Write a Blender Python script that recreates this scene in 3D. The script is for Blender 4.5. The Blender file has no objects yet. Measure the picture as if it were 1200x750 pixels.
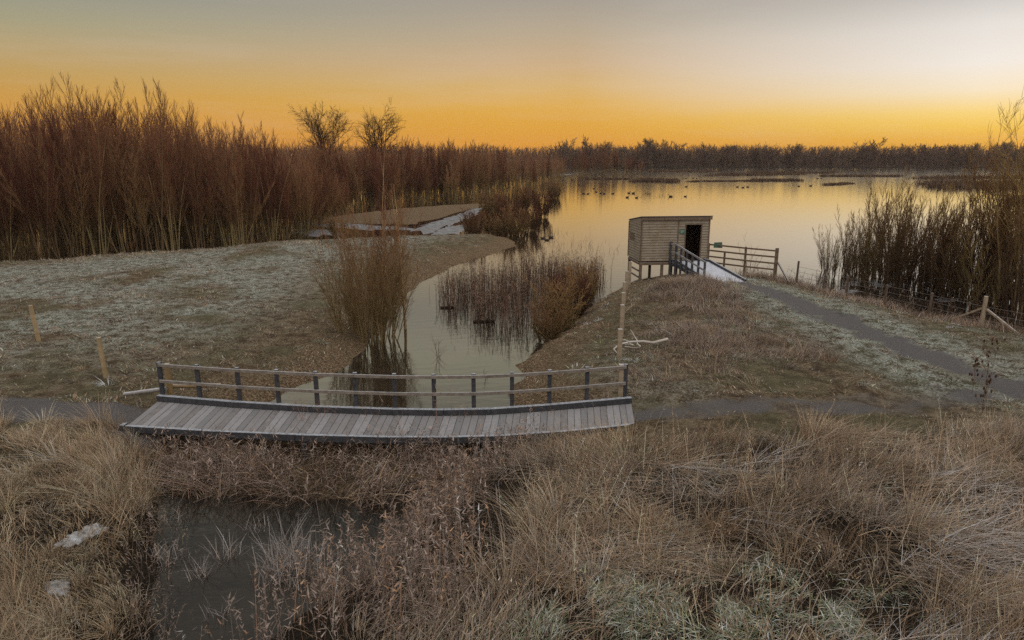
import bpy, math, random
import numpy as np
from mathutils import Vector

random.seed(7)
RNG = np.random.default_rng(11)
scene = bpy.context.scene
COL = scene.collection
R = math.radians

# ------------------------------------------------------------------ camera geometry
CAMZ = 7.6
FPX = 800.0
PITCH = math.atan(193 / 800)
CP, SP = math.cos(PITCH), math.sin(PITCH)

def P(px, py, z=0.0):
    """ground point seen at pixel px,py of the 1200x750 photograph, on the level z"""
    u, v = (px - 600) / FPX, (375 - py) / FPX
    dy, dz = CP + v * SP, -SP + v * CP
    t = (z - CAMZ) / dz
    return np.array((u * t, dy * t, z))

def PT(px, py, t):
    """point at depth t along the pixel's ray"""
    u, v = (px - 600) / FPX, (375 - py) / FPX
    return np.array((u * t, (CP + v * SP) * t, CAMZ + (-SP + v * CP) * t))

def poly(pts, z=0.0):
    out = []
    for p in pts:
        if len(p) == 3 and p[2] == 'w':
            out.append((p[0], p[1]))
        else:
            q = P(p[0], p[1], p[2] if len(p) == 3 else z)
            out.append((q[0], q[1]))
    return np.array(out)

# ------------------------------------------------------------------ noise
_perm = np.random.default_rng(3).random((256, 256)).astype(np.float32)
def vnoise(x, y):
    xi, yi = np.floor(x).astype(int), np.floor(y).astype(int)
    fx, fy = x - xi, y - yi
    fx, fy = fx * fx * (3 - 2 * fx), fy * fy * (3 - 2 * fy)
    a = _perm[xi & 255, yi & 255]; b = _perm[(xi + 1) & 255, yi & 255]
    c = _perm[xi & 255, (yi + 1) & 255]; d = _perm[(xi + 1) & 255, (yi + 1) & 255]
    return (a * (1 - fx) + b * fx) * (1 - fy) + (c * (1 - fx) + d * fx) * fy

def fbm(x, y, s, oct=4, seed=0):
    v, a, tot = 0, 1.0, 0
    for i in range(oct):
        v = v + a * vnoise(x / s + 17.3 * i + seed * 5.7, y / s + 9.1 * i + seed * 3.3)
        tot += a; a *= .5; s *= .5
    return v / tot

def sstep(a, b, x):
    t = np.clip((x - a) / (b - a), 0, 1)
    return t * t * (3 - 2 * t)

def inside(pl, x, y):
    ins = np.zeros(x.shape, bool)
    n = len(pl)
    for i in range(n):
        x0, y0 = pl[i]; x1, y1 = pl[(i + 1) % n]
        c = (y0 > y) != (y1 > y)
        with np.errstate(divide='ignore', invalid='ignore'):
            xi = (x1 - x0) * (y - y0) / (y1 - y0 if y1 != y0 else 1e-9) + x0
        ins ^= c & (x < xi)
    return ins

def dist_line(pl, x, y, closed=False):
    d = np.full(x.shape, 1e9)
    n = len(pl)
    for i in range(n if closed else n - 1):
        a = pl[i]; b = pl[(i + 1) % n]
        ab = b - a; L = max((ab ** 2).sum(), 1e-9)
        t = np.clip(((x - a[0]) * ab[0] + (y - a[1]) * ab[1]) / L, 0, 1)
        d = np.minimum(d, np.hypot(x - a[0] - t * ab[0], y - a[1] - t * ab[1]))
    return d

def sdf(pl, x, y):
    d = dist_line(pl, x, y, True)
    return np.where(inside(pl, x, y), d, -d)

# ------------------------------------------------------------------ land outlines (shorelines at water level z = 0)
W = 'w'
LEFT = poly([(150, 850), (188, 760), (180, 690), (186, 640), (182, 600), (190, 570), (205, 545), (250, 505), (268, 492),
             (310, 474), (345, 456), (385, 440), (408, 424), (430, 402), (452, 378), (474, 350), (498, 328), (540, 309),
             (575, 298), (606, 287), (600, 281), (560, 279), (530, 280), (490, 280), (440, 282), (390, 285),
             (340, 284), (300, 290), (250, 296), (180, 301), (130, 304), (60, 309), (0, 313), (-100, 321),
             (-75, 48, W), (-75, -30, W), (-6, -30, W)])
RIGHT = poly([(248, 850), (300, 760), (360, 722), (414, 690), (458, 662), (498, 616), (532, 575), (585, 545), (612, 525),
              (625, 500), (604, 482), (598, 462), (612, 441), (604, 428), (640, 403), (690, 364), (706, 348), (738, 333),
              (8.6, 42.2, W), (11, 43.2, W), (14, 42.2, W), (16.4, 39.8, W), (17.6, 36.6, W), (18.5, 33.6, W),
              (19.6, 30.6, W), (20.8, 28.2, W), (22.6, 24.6, W), (26, 21, W), (34, 16, W), (60, 10, W), (75, -30, W),
              (-1, -30, W)])
MUD = poly([(360, 258), (400, 262), (430, 262), (486, 262), (520, 254), (548, 246), (580, 238), (540, 240), (500, 242), (430, 249)])
STRIP = poly([(185, 520), (215, 502), (440, 508), (600, 505), (620, 540), (540, 575), (440, 590), (330, 582), (240, 580), (185, 572)], .15)
PATH1 = poly([(735, 480), (800, 482), (900, 480), (1000, 476), (1100, 468), (1210, 452), (1320, 440)], 1.0)
PATH2 = poly([(1180, 455), (1110, 428), (1040, 398), (980, 374), (930, 355), (890, 341), (856, 331)], 1.0)
PATH0 = poly([(-320, 478), (0, 480), (60, 481), (120, 483), (168, 485)], 0.95)

def height(x, y):
    x = np.asarray(x, float); y = np.asarray(y, float)
    sl, sr, sm = sdf(LEFT, x, y), sdf(RIGHT, x, y), sdf(MUD, x, y)
    wob = (fbm(x, y, 1.6, 3, 5) - .5) * .7
    def prof(s, top, w):
        s = s + wob
        return np.where(s > 0, top * (1 - np.exp(-np.maximum(s, 0) / w)), -.9 * (1 - np.exp(np.minimum(s, 0) / 1.4)))
    # the left bank shelves gently behind the bridge, is steeper at the pool
    wl = np.where(y > 18, 2.3, .75)
    wr = np.where(y > 18.5, 1.7, .9)
    hl = prof(sl, .95, wl)
    hr = prof(sr, 1.05, wr)
    hm = prof(sm * .35, .3, .5)
    hs = prof(sdf(STRIP, x, y) * .5, .22, .3)
    h = np.maximum(np.maximum(np.maximum(hl, hr), hm), hs)
    land = sstep(.05, .6, h)
    h = h + land * (.38 * np.exp(-((x - 8.5) / 3.6) ** 2 - ((y - 32.5) / 4.0) ** 2))
    h = h + land * .22 * np.exp(-((x - 9) / 6) ** 2 - ((y - 12.6) / 2.6) ** 2)
    h = h + land * ((fbm(x, y, 4.5, 3, 1) - .5) * .30 + (fbm(x, y, .9, 4, 2) - .5) * .17)
    pth = np.minimum(np.minimum(dist_line(PATH1, x, y), dist_line(PATH2, x, y)), dist_line(PATH0, x, y))
    h = h - .05 * (1 - sstep(.5, 1.0, pth)) * land
    h = h - np.maximum(h - .80, 0) * sstep(-.9, -.1, sdf(BRIDGE_ZONE, x, y))
    # the far shore
    far = sstep(398, 430, y + (fbm(x, y, 60, 3, 8) - .5) * 50)
    h = h * (1 - far) + far * (.8 + sstep(500, 1500, y) * 6)
    return h

# ------------------------------------------------------------------ object helpers
def link(o, parent=None):
    COL.objects.link(o)
    if parent is not None:
        o.parent = parent
    return o

def tag(o, label=None, cat=None, group=None, kind=None):
    if label: o['label'] = label
    if cat: o['category'] = cat
    if group: o['group'] = group
    if kind: o['kind'] = kind
    return o

def thing(name, label, cat, loc=(0, 0, 0), rz=0, group=None, scale=1):
    o = bpy.data.objects.new(name, None)
    o.location = [float(c) for c in loc]; o.rotation_euler = (0, 0, rz); o.scale = (scale,) * 3
    o.empty_display_size = .2
    link(o)
    return tag(o, label, cat, group)

def np_mesh(name, V, quads=None, tris=None, col=None, smooth=False, mat=None):
    me = bpy.data.meshes.new(name)
    nq = 0 if quads is None else len(quads); nt = 0 if tris is None else len(tris)
    me.vertices.add(len(V)); me.vertices.foreach_set('co', np.ascontiguousarray(V, np.float32).ravel())
    idx = []
    if nq: idx.append(np.asarray(quads, np.int32).ravel())
    if nt: idx.append(np.asarray(tris, np.int32).ravel())
    idx = np.concatenate(idx)
    me.loops.add(len(idx)); me.loops.foreach_set('vertex_index', idx)
    starts = np.concatenate([np.arange(nq) * 4, nq * 4 + np.arange(nt) * 3]).astype(np.int32)
    me.polygons.add(nq + nt); me.polygons.foreach_set('loop_start', starts)
    if smooth: me.polygons.foreach_set('use_smooth', np.ones(nq + nt, bool))
    me.update(calc_edges=True)
    if col is not None:
        a = me.color_attributes.new('Tint', 'FLOAT_COLOR', 'POINT')
        c = np.ones((len(V), 4), np.float32); c[:, :3] = col
        a.data.foreach_set('color', c.ravel())
    if mat: me.materials.append(mat)
    return me

def obj(name, me, parent=None):
    return link(bpy.data.objects.new(name, me), parent)

class MB:
    """collects boxes and bars; build() links them as one mesh object"""
    def __init__(s): s.v, s.f = [], []
    def hexa(s, c8):
        n = len(s.v); s.v += [tuple(map(float, c)) for c in c8]
        s.f += [tuple(n + i for i in q) for q in ((0, 3, 2, 1), (4, 5, 6, 7), (0, 1, 5, 4), (1, 2, 6, 5), (2, 3, 7, 6), (3, 0, 4, 7))]
    def box(s, x0, x1, y0, y1, z0, z1):
        s.hexa([(x0, y0, z0), (x1, y0, z0), (x1, y1, z0), (x0, y1, z0), (x0, y0, z1), (x1, y0, z1), (x1, y1, z1), (x0, y1, z1)])
    def bar(s, a, b, w, h, up=(0, 0, 1)):
        a, b, up = Vector(a), Vector(b), Vector(up)
        d = (b - a).normalized(); sd = d.cross(up)
        if sd.length < 1e-4: sd = d.cross(Vector((0, 1, 0)))
        sd.normalize(); u = sd.cross(d).normalized()
        sd *= w / 2; u *= h / 2
        s.hexa([a - sd - u, a + sd - u, b + sd - u, b - sd - u, a - sd + u, a + sd + u, b + sd + u, b - sd + u])
    def tube(s, a, b, r0, r1, n=10, cap=True, wob=0):
        a, b = Vector(a), Vector(b); d = (b - a).normalized()
        x = d.cross(Vector((0, 0, 1)))
        if x.length < 1e-3: x = Vector((1, 0, 0))
        x.normalize(); y = d.cross(x)
        k = len(s.v)
        for c, r in ((a, r0), (b, r1)):
            for i in range(n):
                t = 2 * math.pi * i / n
                s.v.append(tuple(c + (x * math.cos(t) + y * math.sin(t)) * r))
        for i in range(n):
            j = (i + 1) % n
            s.f.append((k + i, k + j, k + n + j, k + n + i))
        if cap:
            s.f.append(tuple(k + n + i for i in range(n))); s.f.append(tuple(k + i for i in reversed(range(n))))
    def build(s, name, mat, parent=None, bevel=0.0):
        me = bpy.data.meshes.new(name); me.from_pydata(s.v, [], s.f); me.update()
        me.materials.append(mat)
        o = obj(name, me, parent)
        if bevel:
            m = o.modifiers.new('edge', 'BEVEL'); m.width = bevel; m.segments = 2; m.limit_method = 'ANGLE'
        return o

def copy_tree(o, parent=None):
    c = o.copy(); COL.objects.link(c)
    if parent is not None: c.parent = parent
    for ch in o.children: copy_tree(ch, c)
    return c

# ------------------------------------------------------------------ materials
def lin(c):
    c = np.asarray(c, float) / 255
    return np.where(c <= .04045, c / 12.92, ((c + .055) / 1.055) ** 2.4)

def new_mat(name):
    m = bpy.data.materials.new(name); m.use_nodes = True
    nt = m.node_tree; nt.nodes.clear()
    out = nt.nodes.new('ShaderNodeOutputMaterial')
    return m, nt, out

def N(nt, typ, **kw):
    n = nt.nodes.new('ShaderNode' + typ)
    for k, v in kw.items():
        if hasattr(n, k): setattr(n, k, v)
        else: n.inputs[k.replace('_', ' ')].default_value = v
    return n

def rgb(c): return (float(c[0]), float(c[1]), float(c[2]), 1)

def mixc(nt, fac, a, b, blend='MIX'):
    n = nt.nodes.new('ShaderNodeMix'); n.data_type = 'RGBA'; n.blend_type = blend
    for sock, v in ((n.inputs[0], fac), (n.inputs[6], a), (n.inputs[7], b)):
        if hasattr(v, 'is_output') or isinstance(v, bpy.types.NodeSocket): nt.links.new(v, sock)
        elif isinstance(v, (int, float)): sock.default_value = v
        else: sock.default_value = rgb(v)
    return n.outputs[2]

def ramp(nt, fac, stops):
    n = nt.nodes.new('ShaderNodeValToRGB')
    e = n.color_ramp.elements
    while len(e) > 1: e.remove(e[0])
    e[0].position, e[0].color = stops[0][0], rgb(stops[0][1])
    for p, c in stops[1:]:
        k = e.new(p); k.color = rgb(c)
    nt.links.new(fac, n.inputs[0])
    return n.outputs[0]

def bump(nt, h, strength, dist=.02):
    b = N(nt, 'Bump'); b.inputs['Strength'].default_value = strength; b.inputs['Distance'].default_value = dist
    nt.links.new(h, b.inputs['Height'])
    return b.outputs[0]

def noise(nt, vec, scale, detail=5, rough=.55, mapping=None):
    n = N(nt, 'TexNoise'); n.inputs['Scale'].default_value = scale; n.inputs['Detail'].default_value = detail
    n.inputs['Roughness'].default_value = rough
    if mapping is not None:
        mp = N(nt, 'Mapping'); mp.inputs['Scale'].default_value = mapping
        nt.links.new(vec, mp.inputs[0]); vec = mp.outputs[0]
    nt.links.new(vec, n.inputs['Vector'])
    return n.outputs[0]

def finish(nt, out, colr, rough=.9, nrm=None, spec=.2):
    b = N(nt, 'BsdfPrincipled'); b.inputs['Roughness'].default_value = rough
    b.inputs['Specular IOR Level'].default_value = spec
    if isinstance(colr, bpy.types.NodeSocket): nt.links.new(colr, b.inputs['Base Color'])
    else: b.inputs['Base Color'].default_value = rgb(colr)
    if nrm is not None: nt.links.new(nrm, b.inputs['Normal'])
    nt.links.new(b.outputs[0], out.inputs['Surface'])
    return b

FROST = (.50, .52, .55)

def wood_mat(name, c1, c2, c3=None, frost=.0, scale=6.0, stretch=(1, 1, 1), rough=.8, spot=None):
    m, nt, out = new_mat(name)
    tc = N(nt, 'TexCoord'); v = tc.outputs['Object']
    a = noise(nt, v, scale, 6, .6, stretch)
    c = ramp(nt, a, [(.3, c1), (.7, c2)])
    b2 = noise(nt, v, scale * .35, 3, .5)
    if c3 is not None: c = mixc(nt, N_map(nt, b2, .45, .7, 0, .8), c, c3)
    if frost > 0:
        g = N(nt, 'NewGeometry'); sx = N(nt, 'SeparateXYZ'); nt.links.new(g.outputs['Normal'], sx.inputs[0])
        up = N_map(nt, sx.outputs[2], .55, .95, 0, 1)
        fz = noise(nt, v, scale * 1.7, 5, .7)
        f = N(nt, 'Math', operation='MULTIPLY'); nt.links.new(up, f.inputs[0]); nt.links.new(N_map(nt, fz, .35, .65, .25, frost), f.inputs[1])
        c = mixc(nt, f.outputs[0], c, FROST)
    finish(nt, out, c, rough, bump(nt, a, .35, .01))
    return m

def N_map(nt, sock, a, b, c, d):
    n = N(nt, 'MapRange'); n.clamp = True
    nt.links.new(sock, n.inputs[0])
    for i, v in enumerate((a, b, c, d)): n.inputs[i + 1].default_value = v
    return n.outputs[0]

def blade_mat(name, trans=.12, rough=.8):
    m, nt, out = new_mat(name)
    at = N(nt, 'Attribute'); at.attribute_name = 'Tint'
    d = N(nt, 'BsdfDiffuse'); t = N(nt, 'BsdfTranslucent'); mx = N(nt, 'MixShader'); mx.inputs[0].default_value = trans
    nt.links.new(at.outputs['Color'], d.inputs[0]); nt.links.new(at.outputs['Color'], t.inputs[0])
    nt.links.new(d.outputs[0], mx.inputs[1]); nt.links.new(t.outputs[0], mx.inputs[2])
    nt.links.new(mx.outputs[0], out.inputs['Surface'])
    return m

def bark_mat(name, c1, c2, c3=None, zlo=0, zhi=4, trans=0):
    """twig and bark colour, varied per tree; c3 is the colour of the young upper growth"""
    m, nt, out = new_mat(name)
    tc = N(nt, 'TexCoord'); oi = N(nt, 'ObjectInfo')
    a = noise(nt, tc.outputs['Object'], 1.3, 4, .6)
    c = ramp(nt, a, [(.3, c1), (.7, c2)])
    if c3 is not None:
        sx = N(nt, 'SeparateXYZ'); nt.links.new(tc.outputs['Object'], sx.inputs[0])
        c = mixc(nt, N_map(nt, sx.outputs[2], zlo, zhi, 0, 1), c, c3)
    h = N(nt, 'HueSaturation'); nt.links.new(c, h.inputs['Color'])
    nt.links.new(N_map(nt, oi.outputs['Random'], 0, 1, .6, 1.5), h.inputs['Value'])
    nt.links.new(N_map(nt, oi.outputs['Random'], 0, 1, .480, .520), h.inputs['Hue'])
    d = N(nt, 'BsdfDiffuse'); nt.links.new(h.outputs[0], d.inputs[0])
    nt.links.new(d.outputs[0], out.inputs['Surface'])
    return m

# ------------------------------------------------------------------ world, sun, camera
SUN_AZ, SUN_EL = R(44), R(3.0)

def build_world():
    w = bpy.data.worlds.new('World'); scene.world = w; w.use_nodes = True
    nt = w.node_tree; nt.nodes.clear()
    out = nt.nodes.new('ShaderNodeOutputWorld'); bg = nt.nodes.new('ShaderNodeBackground')
    tc = N(nt, 'TexCoord'); sx = N(nt, 'SeparateXYZ'); nt.links.new(tc.outputs['Generated'], sx.inputs[0])
    el = N(nt, 'Math', operation='ARCSINE'); nt.links.new(sx.outputs[2], el.inputs[0])
    e = N_map(nt, el.outputs[0], 0, math.pi / 2, 0, 1)
    az = N(nt, 'Math', operation='ARCTAN2'); nt.links.new(sx.outputs[0], az.inputs[0]); nt.links.new(sx.outputs[1], az.inputs[1])
    def rp(st): return ramp(nt, e, [(d / 90.0, lin(c)) for d, c in st])
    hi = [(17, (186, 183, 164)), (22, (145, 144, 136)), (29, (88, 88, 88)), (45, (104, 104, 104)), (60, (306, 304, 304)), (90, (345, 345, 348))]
    A = rp([(0, (214, 136, 48)), (2, (209, 144, 58)), (4, (199, 150, 74)), (5.5, (187, 153, 90)), (7, (177, 157, 112)), (8.4, (160, 156, 124)), (10.6, (140, 145, 133))] + hi)
    B = rp([(0, (224, 146, 36)), (1.6, (224, 158, 44)), (3.8, (223, 171, 74)), (5.4, (214, 176, 112)), (7, (204, 174, 136)), (9.5, (182, 167, 144)), (12.6, (156, 151, 145))] + hi)
    C = rp([(0, (222, 152, 34)), (1, (231, 172, 46)), (1.9, (238, 196, 80)), (2.9, (243, 212, 128)), (4.3, (241, 228, 200)), (6, (236, 232, 225)), (8.3, (225, 223, 219)), (10.8, (188, 187, 185))] + hi)
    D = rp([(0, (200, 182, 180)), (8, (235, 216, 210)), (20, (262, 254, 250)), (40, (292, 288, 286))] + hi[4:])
    c = mixc(nt, N_map(nt, az.outputs[0], R(-42), R(0), 0, 1), A, B)
    c = mixc(nt, N_map(nt, az.outputs[0], R(5), R(33), 0, 1), c, C)
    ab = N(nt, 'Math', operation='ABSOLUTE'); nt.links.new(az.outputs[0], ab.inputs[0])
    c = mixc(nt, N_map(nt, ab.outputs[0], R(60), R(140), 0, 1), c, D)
    sk = N(nt, 'TexSky'); sk.sky_type = 'NISHITA'; sk.sun_disc = False; sk.sun_elevation = SUN_EL; sk.sun_rotation = SUN_AZ
    sk.air_density = 1.2; sk.dust_density = 2.0
    # soft streaks of thin high cloud
    st = noise(nt, tc.outputs['Generated'], 2.2, 5, .6, (1, 1, 9))
    c = mixc(nt, N_map(nt, st, .50, .72, 0, .14), c, lin((225, 208, 196)))
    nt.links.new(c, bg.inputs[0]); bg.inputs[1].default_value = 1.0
    bg2 = nt.nodes.new('ShaderNodeBackground'); nt.links.new(sk.outputs[0], bg2.inputs[0]); bg2.inputs[1].default_value = .004
    ad = nt.nodes.new('ShaderNodeAddShader')
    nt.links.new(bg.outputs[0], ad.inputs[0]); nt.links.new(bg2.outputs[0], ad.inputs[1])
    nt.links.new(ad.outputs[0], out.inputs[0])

def build_cam():
    cd = bpy.data.cameras.new('camera'); cd.sensor_width = 36; cd.lens = 36 * FPX / 1200
    cd.clip_start = .1; cd.clip_end = 6000
    c = bpy.data.objects.new('camera', cd); link(c)
    c.location = (0, 0, CAMZ); c.rotation_euler = (math.pi / 2 - PITCH, 0, 0)
    scene.camera = c
    ld = bpy.data.lights.new('sun', 'SUN'); ld.energy = 1.0; ld.angle = R(4); ld.color = (1.0, .62, .30)
    s = bpy.data.objects.new('sun', ld); link(s)
    d = Vector((math.sin(SUN_AZ) * math.cos(SUN_EL), math.cos(SUN_AZ) * math.cos(SUN_EL), math.sin(SUN_EL)))
    s.rotation_euler = d.to_track_quat('Z', 'Y').to_euler()
    s.location = (60, 60, 40)

# ------------------------------------------------------------------ ground and water
def graded(stops):
    out = [stops[0][0]]
    for (a, sa), (b, sb) in zip(stops[:-1], stops[1:]):
        x = a
        while x < b - 1e-6:
            f = (x - a) / (b - a)
            x = min(b, x + sa * (1 - f) + sb * f)
            out.append(x)
    return np.array(out)

def build_ground():
    ys = graded([(-30, 4), (3, .3), (7, .13), (24, .16), (46, .3), (70, 1.0), (140, 5), (400, 12), (520, 20), (1150, 90)])
    xr = graded([(0, .13), (14, .17), (26, .4), (50, 1.5), (120, 8), (500, 40), (1100, 120)])
    xs = np.concatenate([-xr[:0:-1], xr])
    X, Y = np.meshgrid(xs, ys)
    Z = height(X, Y)
    V = np.stack([X, Y, Z], -1).reshape(-1, 3)
    nx, ny = len(xs), len(ys)
    i = (np.arange(ny - 1)[:, None] * nx + np.arange(nx - 1)[None]).ravel()
    Q = np.stack([i, i + 1, i + nx + 1, i + nx], 1)
    # what grows or lies where: R path gravel, G frosted turf, B bare litter near the shore
    pd = np.minimum(np.minimum(dist_line(PATH1, X, Y) + .22 * (X < 14), dist_line(PATH2, X, Y)), dist_line(PATH0, X, Y) * .9)
    pn = (fbm(X, Y, .8, 3, 21) - .5)
    path = (1 - sstep(.50, 1.1, pd + pn * 1.3 + (fbm(X, Y, .35, 2, 23) - .5) * .5)) * np.where((X > 3) & (Y < 20) & (X < 14), .25 + .65 * sstep(.35, .65, fbm(X, Y, 1.1, 3, 22)), 1)
    sl, sr = sdf(LEFT, X, Y), sdf(RIGHT, X, Y)
    fr_l = sstep(2.0, 9, sl) * sstep(20, 34, Y - X * .25 + pn * 8) * sstep(.30, .62, fbm(X, Y, 3.2, 5, 31) + .10)
    fr_r = np.exp(-((dist_line(PATH2, X, Y) - 1.5) / 1.3) ** 2) * 1.0 + .35 * sstep(1.5, 4, sr) * sstep(.45, .65, fbm(X, Y, 2.5, 3, 32))
    fr_r = fr_r * (sr > 0) * sstep(16, 19, Y)
    frost = np.clip(fr_l + fr_r, 0, 1)
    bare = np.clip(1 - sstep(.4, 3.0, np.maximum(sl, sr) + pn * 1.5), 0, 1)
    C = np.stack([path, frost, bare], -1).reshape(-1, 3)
    soil_shade = np.maximum(1 - sstep(13.6, 15.6, Y + pn * 2), sstep(380, 392, Y)).reshape(-1)  # near ground darkened as painted shade among the grass; far wood floor dark too
    m, nt, out = new_mat('meadow_ground')
    at = N(nt, 'Attribute'); at.attribute_name = 'Tint'
    s3 = N(nt, 'SeparateColor'); nt.links.new(at.outputs['Color'], s3.inputs[0])
    tc = N(nt, 'TexCoord'); v = tc.outputs['Object']
    n1 = noise(nt, v, 2.2, 6, .65); n2 = noise(nt, v, 14, 6, .7); n3 = noise(nt, v, .5, 4, .55); n4 = noise(nt, v, 45, 4, .7)
    nx_ = N(nt, 'Math', operation='ADD'); nt.links.new(n1, nx_.inputs[0]); nt.links.new(n2, nx_.inputs[1])
    turf = ramp(nt, N_map(nt, nx_.outputs[0], .75, 1.25, 0, 1), [(.2, (.050, .033, .020)), (.5, (.115, .082, .048)), (.8, (.19, .15, .095))])
    turf = mixc(nt, N_map(nt, n3, .42, .62, 0, .55), turf, (.085, .085, .045))
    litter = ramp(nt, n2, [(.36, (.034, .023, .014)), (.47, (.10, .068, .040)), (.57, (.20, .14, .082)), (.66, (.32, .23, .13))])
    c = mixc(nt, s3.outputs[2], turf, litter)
    fc = ramp(nt, n2, [(.3, (.11, .115, .085)), (.5, (.27, .285, .24)), (.68, (.44, .46, .43))])
    fm = N(nt, 'Math', operation='MULTIPLY'); nt.links.new(s3.outputs[1], fm.inputs[0])
    nt.links.new(N_map(nt, nx_.outputs[0], .90, 1.12, .02, 1), fm.inputs[1])
    c = mixc(nt, fm.outputs[0], c, fc)
    gr = ramp(nt, n4, [(.3, (.075, .068, .064)), (.55, (.13, .12, .115)), (.72, (.21, .20, .195))])
    c = mixc(nt, s3.outputs[0], c, gr)
    at2 = N(nt, 'Attribute'); at2.attribute_name = 'SoilShade'
    shaded_soil = ramp(nt, n2, [(.35, (.012, .009, .006)), (.6, (.035, .025, .016)), (.72, (.07, .05, .032))])  # soil colour taken almost to black for the shade in the grass gaps
    c = mixc(nt, at2.outputs['Fac'], c, shaded_soil)
    hh = N(nt, 'Math', operation='ADD'); nt.links.new(n2, hh.inputs[0]); nt.links.new(n4, hh.inputs[1])
    finish(nt, out, c, .95, bump(nt, hh.outputs[0], .9, .06), .1)
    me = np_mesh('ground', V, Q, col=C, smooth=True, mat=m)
    sa = me.attributes.new('SoilShade', 'FLOAT', 'POINT'); sa.data.foreach_set('value', soil_shade.astype(np.float32))
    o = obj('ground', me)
    tag(o, kind='structure')

def build_water():
    m, nt, out = new_mat('lake_water')
    tc = N(nt, 'TexCoord'); v = tc.outputs['Object']
    a = noise(nt, v, .9, 3, .5, (1, 2.6, 1)); b = noise(nt, v, 5, 2, .5, (1, 2.2, 1))
    w = N(nt, 'TexWave'); w.inputs['Scale'].default_value = .55; w.inputs['Distortion'].default_value = 2.5; w.inputs['Detail'].default_value = 2
    mp = N(nt, 'Mapping'); mp.inputs['Rotation'].default_value = (0, 0, R(70)); nt.links.new(v, mp.inputs[0]); nt.links.new(mp.outputs[0], w.inputs[0])
    s = N(nt, 'Math', operation='MULTIPLY_ADD'); nt.links.new(b, s.inputs[0]); s.inputs[1].default_value = .25; nt.links.new(a, s.inputs[2])
    s2 = N(nt, 'Math', operation='MULTIPLY_ADD'); nt.links.new(w.outputs[1], s2.inputs[0]); s2.inputs[1].default_value = .12; nt.links.new(s.outputs[0], s2.inputs[2])
    nb = bump(nt, s2.outputs[0], .06, .08)
    mud = ramp(nt, noise(nt, v, .35, 5, .6), [(.35, (.008, .008, .007)), (.65, (.024, .019, .014))])
    df = N(nt, 'BsdfDiffuse'); nt.links.new(mud, df.inputs[0])
    gl = N(nt, 'BsdfGlossy'); gl.inputs[0].default_value = (1, .968, .885, 1); nt.links.new(nb, gl.inputs['Normal'])
    sy = N(nt, 'SeparateXYZ'); nt.links.new(v, sy.inputs[0])
    nt.links.new(N_map(nt, sy.outputs[1], 50, 230, .03, .105), gl.inputs['Roughness'])
    fr = N(nt, 'Fresnel'); fr.inputs[0].default_value = 1.33; nt.links.new(nb, fr.inputs['Normal'])
    pw = N(nt, 'Math', operation='POWER'); nt.links.new(fr.outputs[0], pw.inputs[0]); pw.inputs[1].default_value = .52
    mx = N(nt, 'MixShader'); nt.links.new(pw.outputs[0], mx.inputs[0]); nt.links.new(df.outputs[0], mx.inputs[1]); nt.links.new(gl.outputs[0], mx.inputs[2])
    nt.links.new(mx.outputs[0], out.inputs['Surface'])
    mb = MB(); mb.v = [(-1090, -29, 0), (1090, -29, 0), (1090, 520, 0), (-1090, 520, 0)]; mb.f = [(0, 1, 2, 3)]
    tag(mb.build('water', m), kind='structure')

# ------------------------------------------------------------------ ribbons: grass, reeds, weeds
def ribbons(root, d, L, bend, w, segs, c0, c1, rng, side=None):
    """root N3, d N3 start direction, L N length, bend N3 added quadratically, w N width; returns V, quads, tris, colours"""
    n = len(root)
    s = np.linspace(0, 1, segs + 1)
    pts = root[:, None] + (d[:, None] * s[None, :, None] + bend[:, None] * (s ** 2)[None, :, None]) * L[:, None, None]
    if side is None:
        a = rng.random(n) * 2 * np.pi
        side = np.stack([np.cos(a), np.sin(a), np.zeros(n)], 1)
    ww = (w[:, None] * (1 - .75 * s[None, :segs])) / 2
    l = pts[:, :segs] - side[:, None] * ww[..., None]; r = pts[:, :segs] + side[:, None] * ww[..., None]
    V = np.concatenate([np.stack([l, r], 2).reshape(n, segs * 2, 3), pts[:, segs:]], 1)
    k = segs * 2 + 1
    cs = np.concatenate([np.repeat(s[:segs], 2), [1.0]])
    C = c0[:, None] * (1 - cs[None, :, None]) + c1[:, None] * cs[None, :, None]
    base = (np.arange(n) * k)[:, None]
    q = []
    for j in range(segs - 1):
        q.append(np.stack([base[:, 0] + 2 * j, base[:, 0] + 2 * j + 1, base[:, 0] + 2 * j + 3, base[:, 0] + 2 * j + 2], 1))
    Q = np.concatenate(q) if q else np.zeros((0, 4), int)
    T = np.stack([base[:, 0] + 2 * segs - 2, base[:, 0] + 2 * segs - 1, base[:, 0] + 2 * segs], 1)
    return V.reshape(-1, 3), Q, T, C.reshape(-1, 3), pts

class Blades:
    def __init__(s): s.V, s.Q, s.T, s.C, s.n = [], [], [], [], 0
    def add(s, V, Q, T, C):
        s.V.append(V); s.Q.append(Q + s.n); s.T.append(T + s.n); s.C.append(C); s.n += len(V)
    def build(s, name, mat, parent=None):
        return obj(name, np_mesh(name, np.concatenate(s.V), np.concatenate(s.Q), np.concatenate(s.T), np.concatenate(s.C), mat=mat), parent)

def scatter(n, x0, x1, y0, y1, dens, rng):
    """n candidate points in the box, kept with probability dens(x, y)"""
    x = rng.uniform(x0, x1, n); y = rng.uniform(y0, y1, n)
    k = rng.random(n) < dens(x, y)
    return x[k], y[k]

def pick(rng, n, cols, jit=.5):
    cols = np.array(cols); c = cols[rng.integers(0, len(cols), n)]
    return np.minimum(c * 1.2 * np.exp(rng.normal(size=(n, 1)) * jit * .8), .55)

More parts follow.
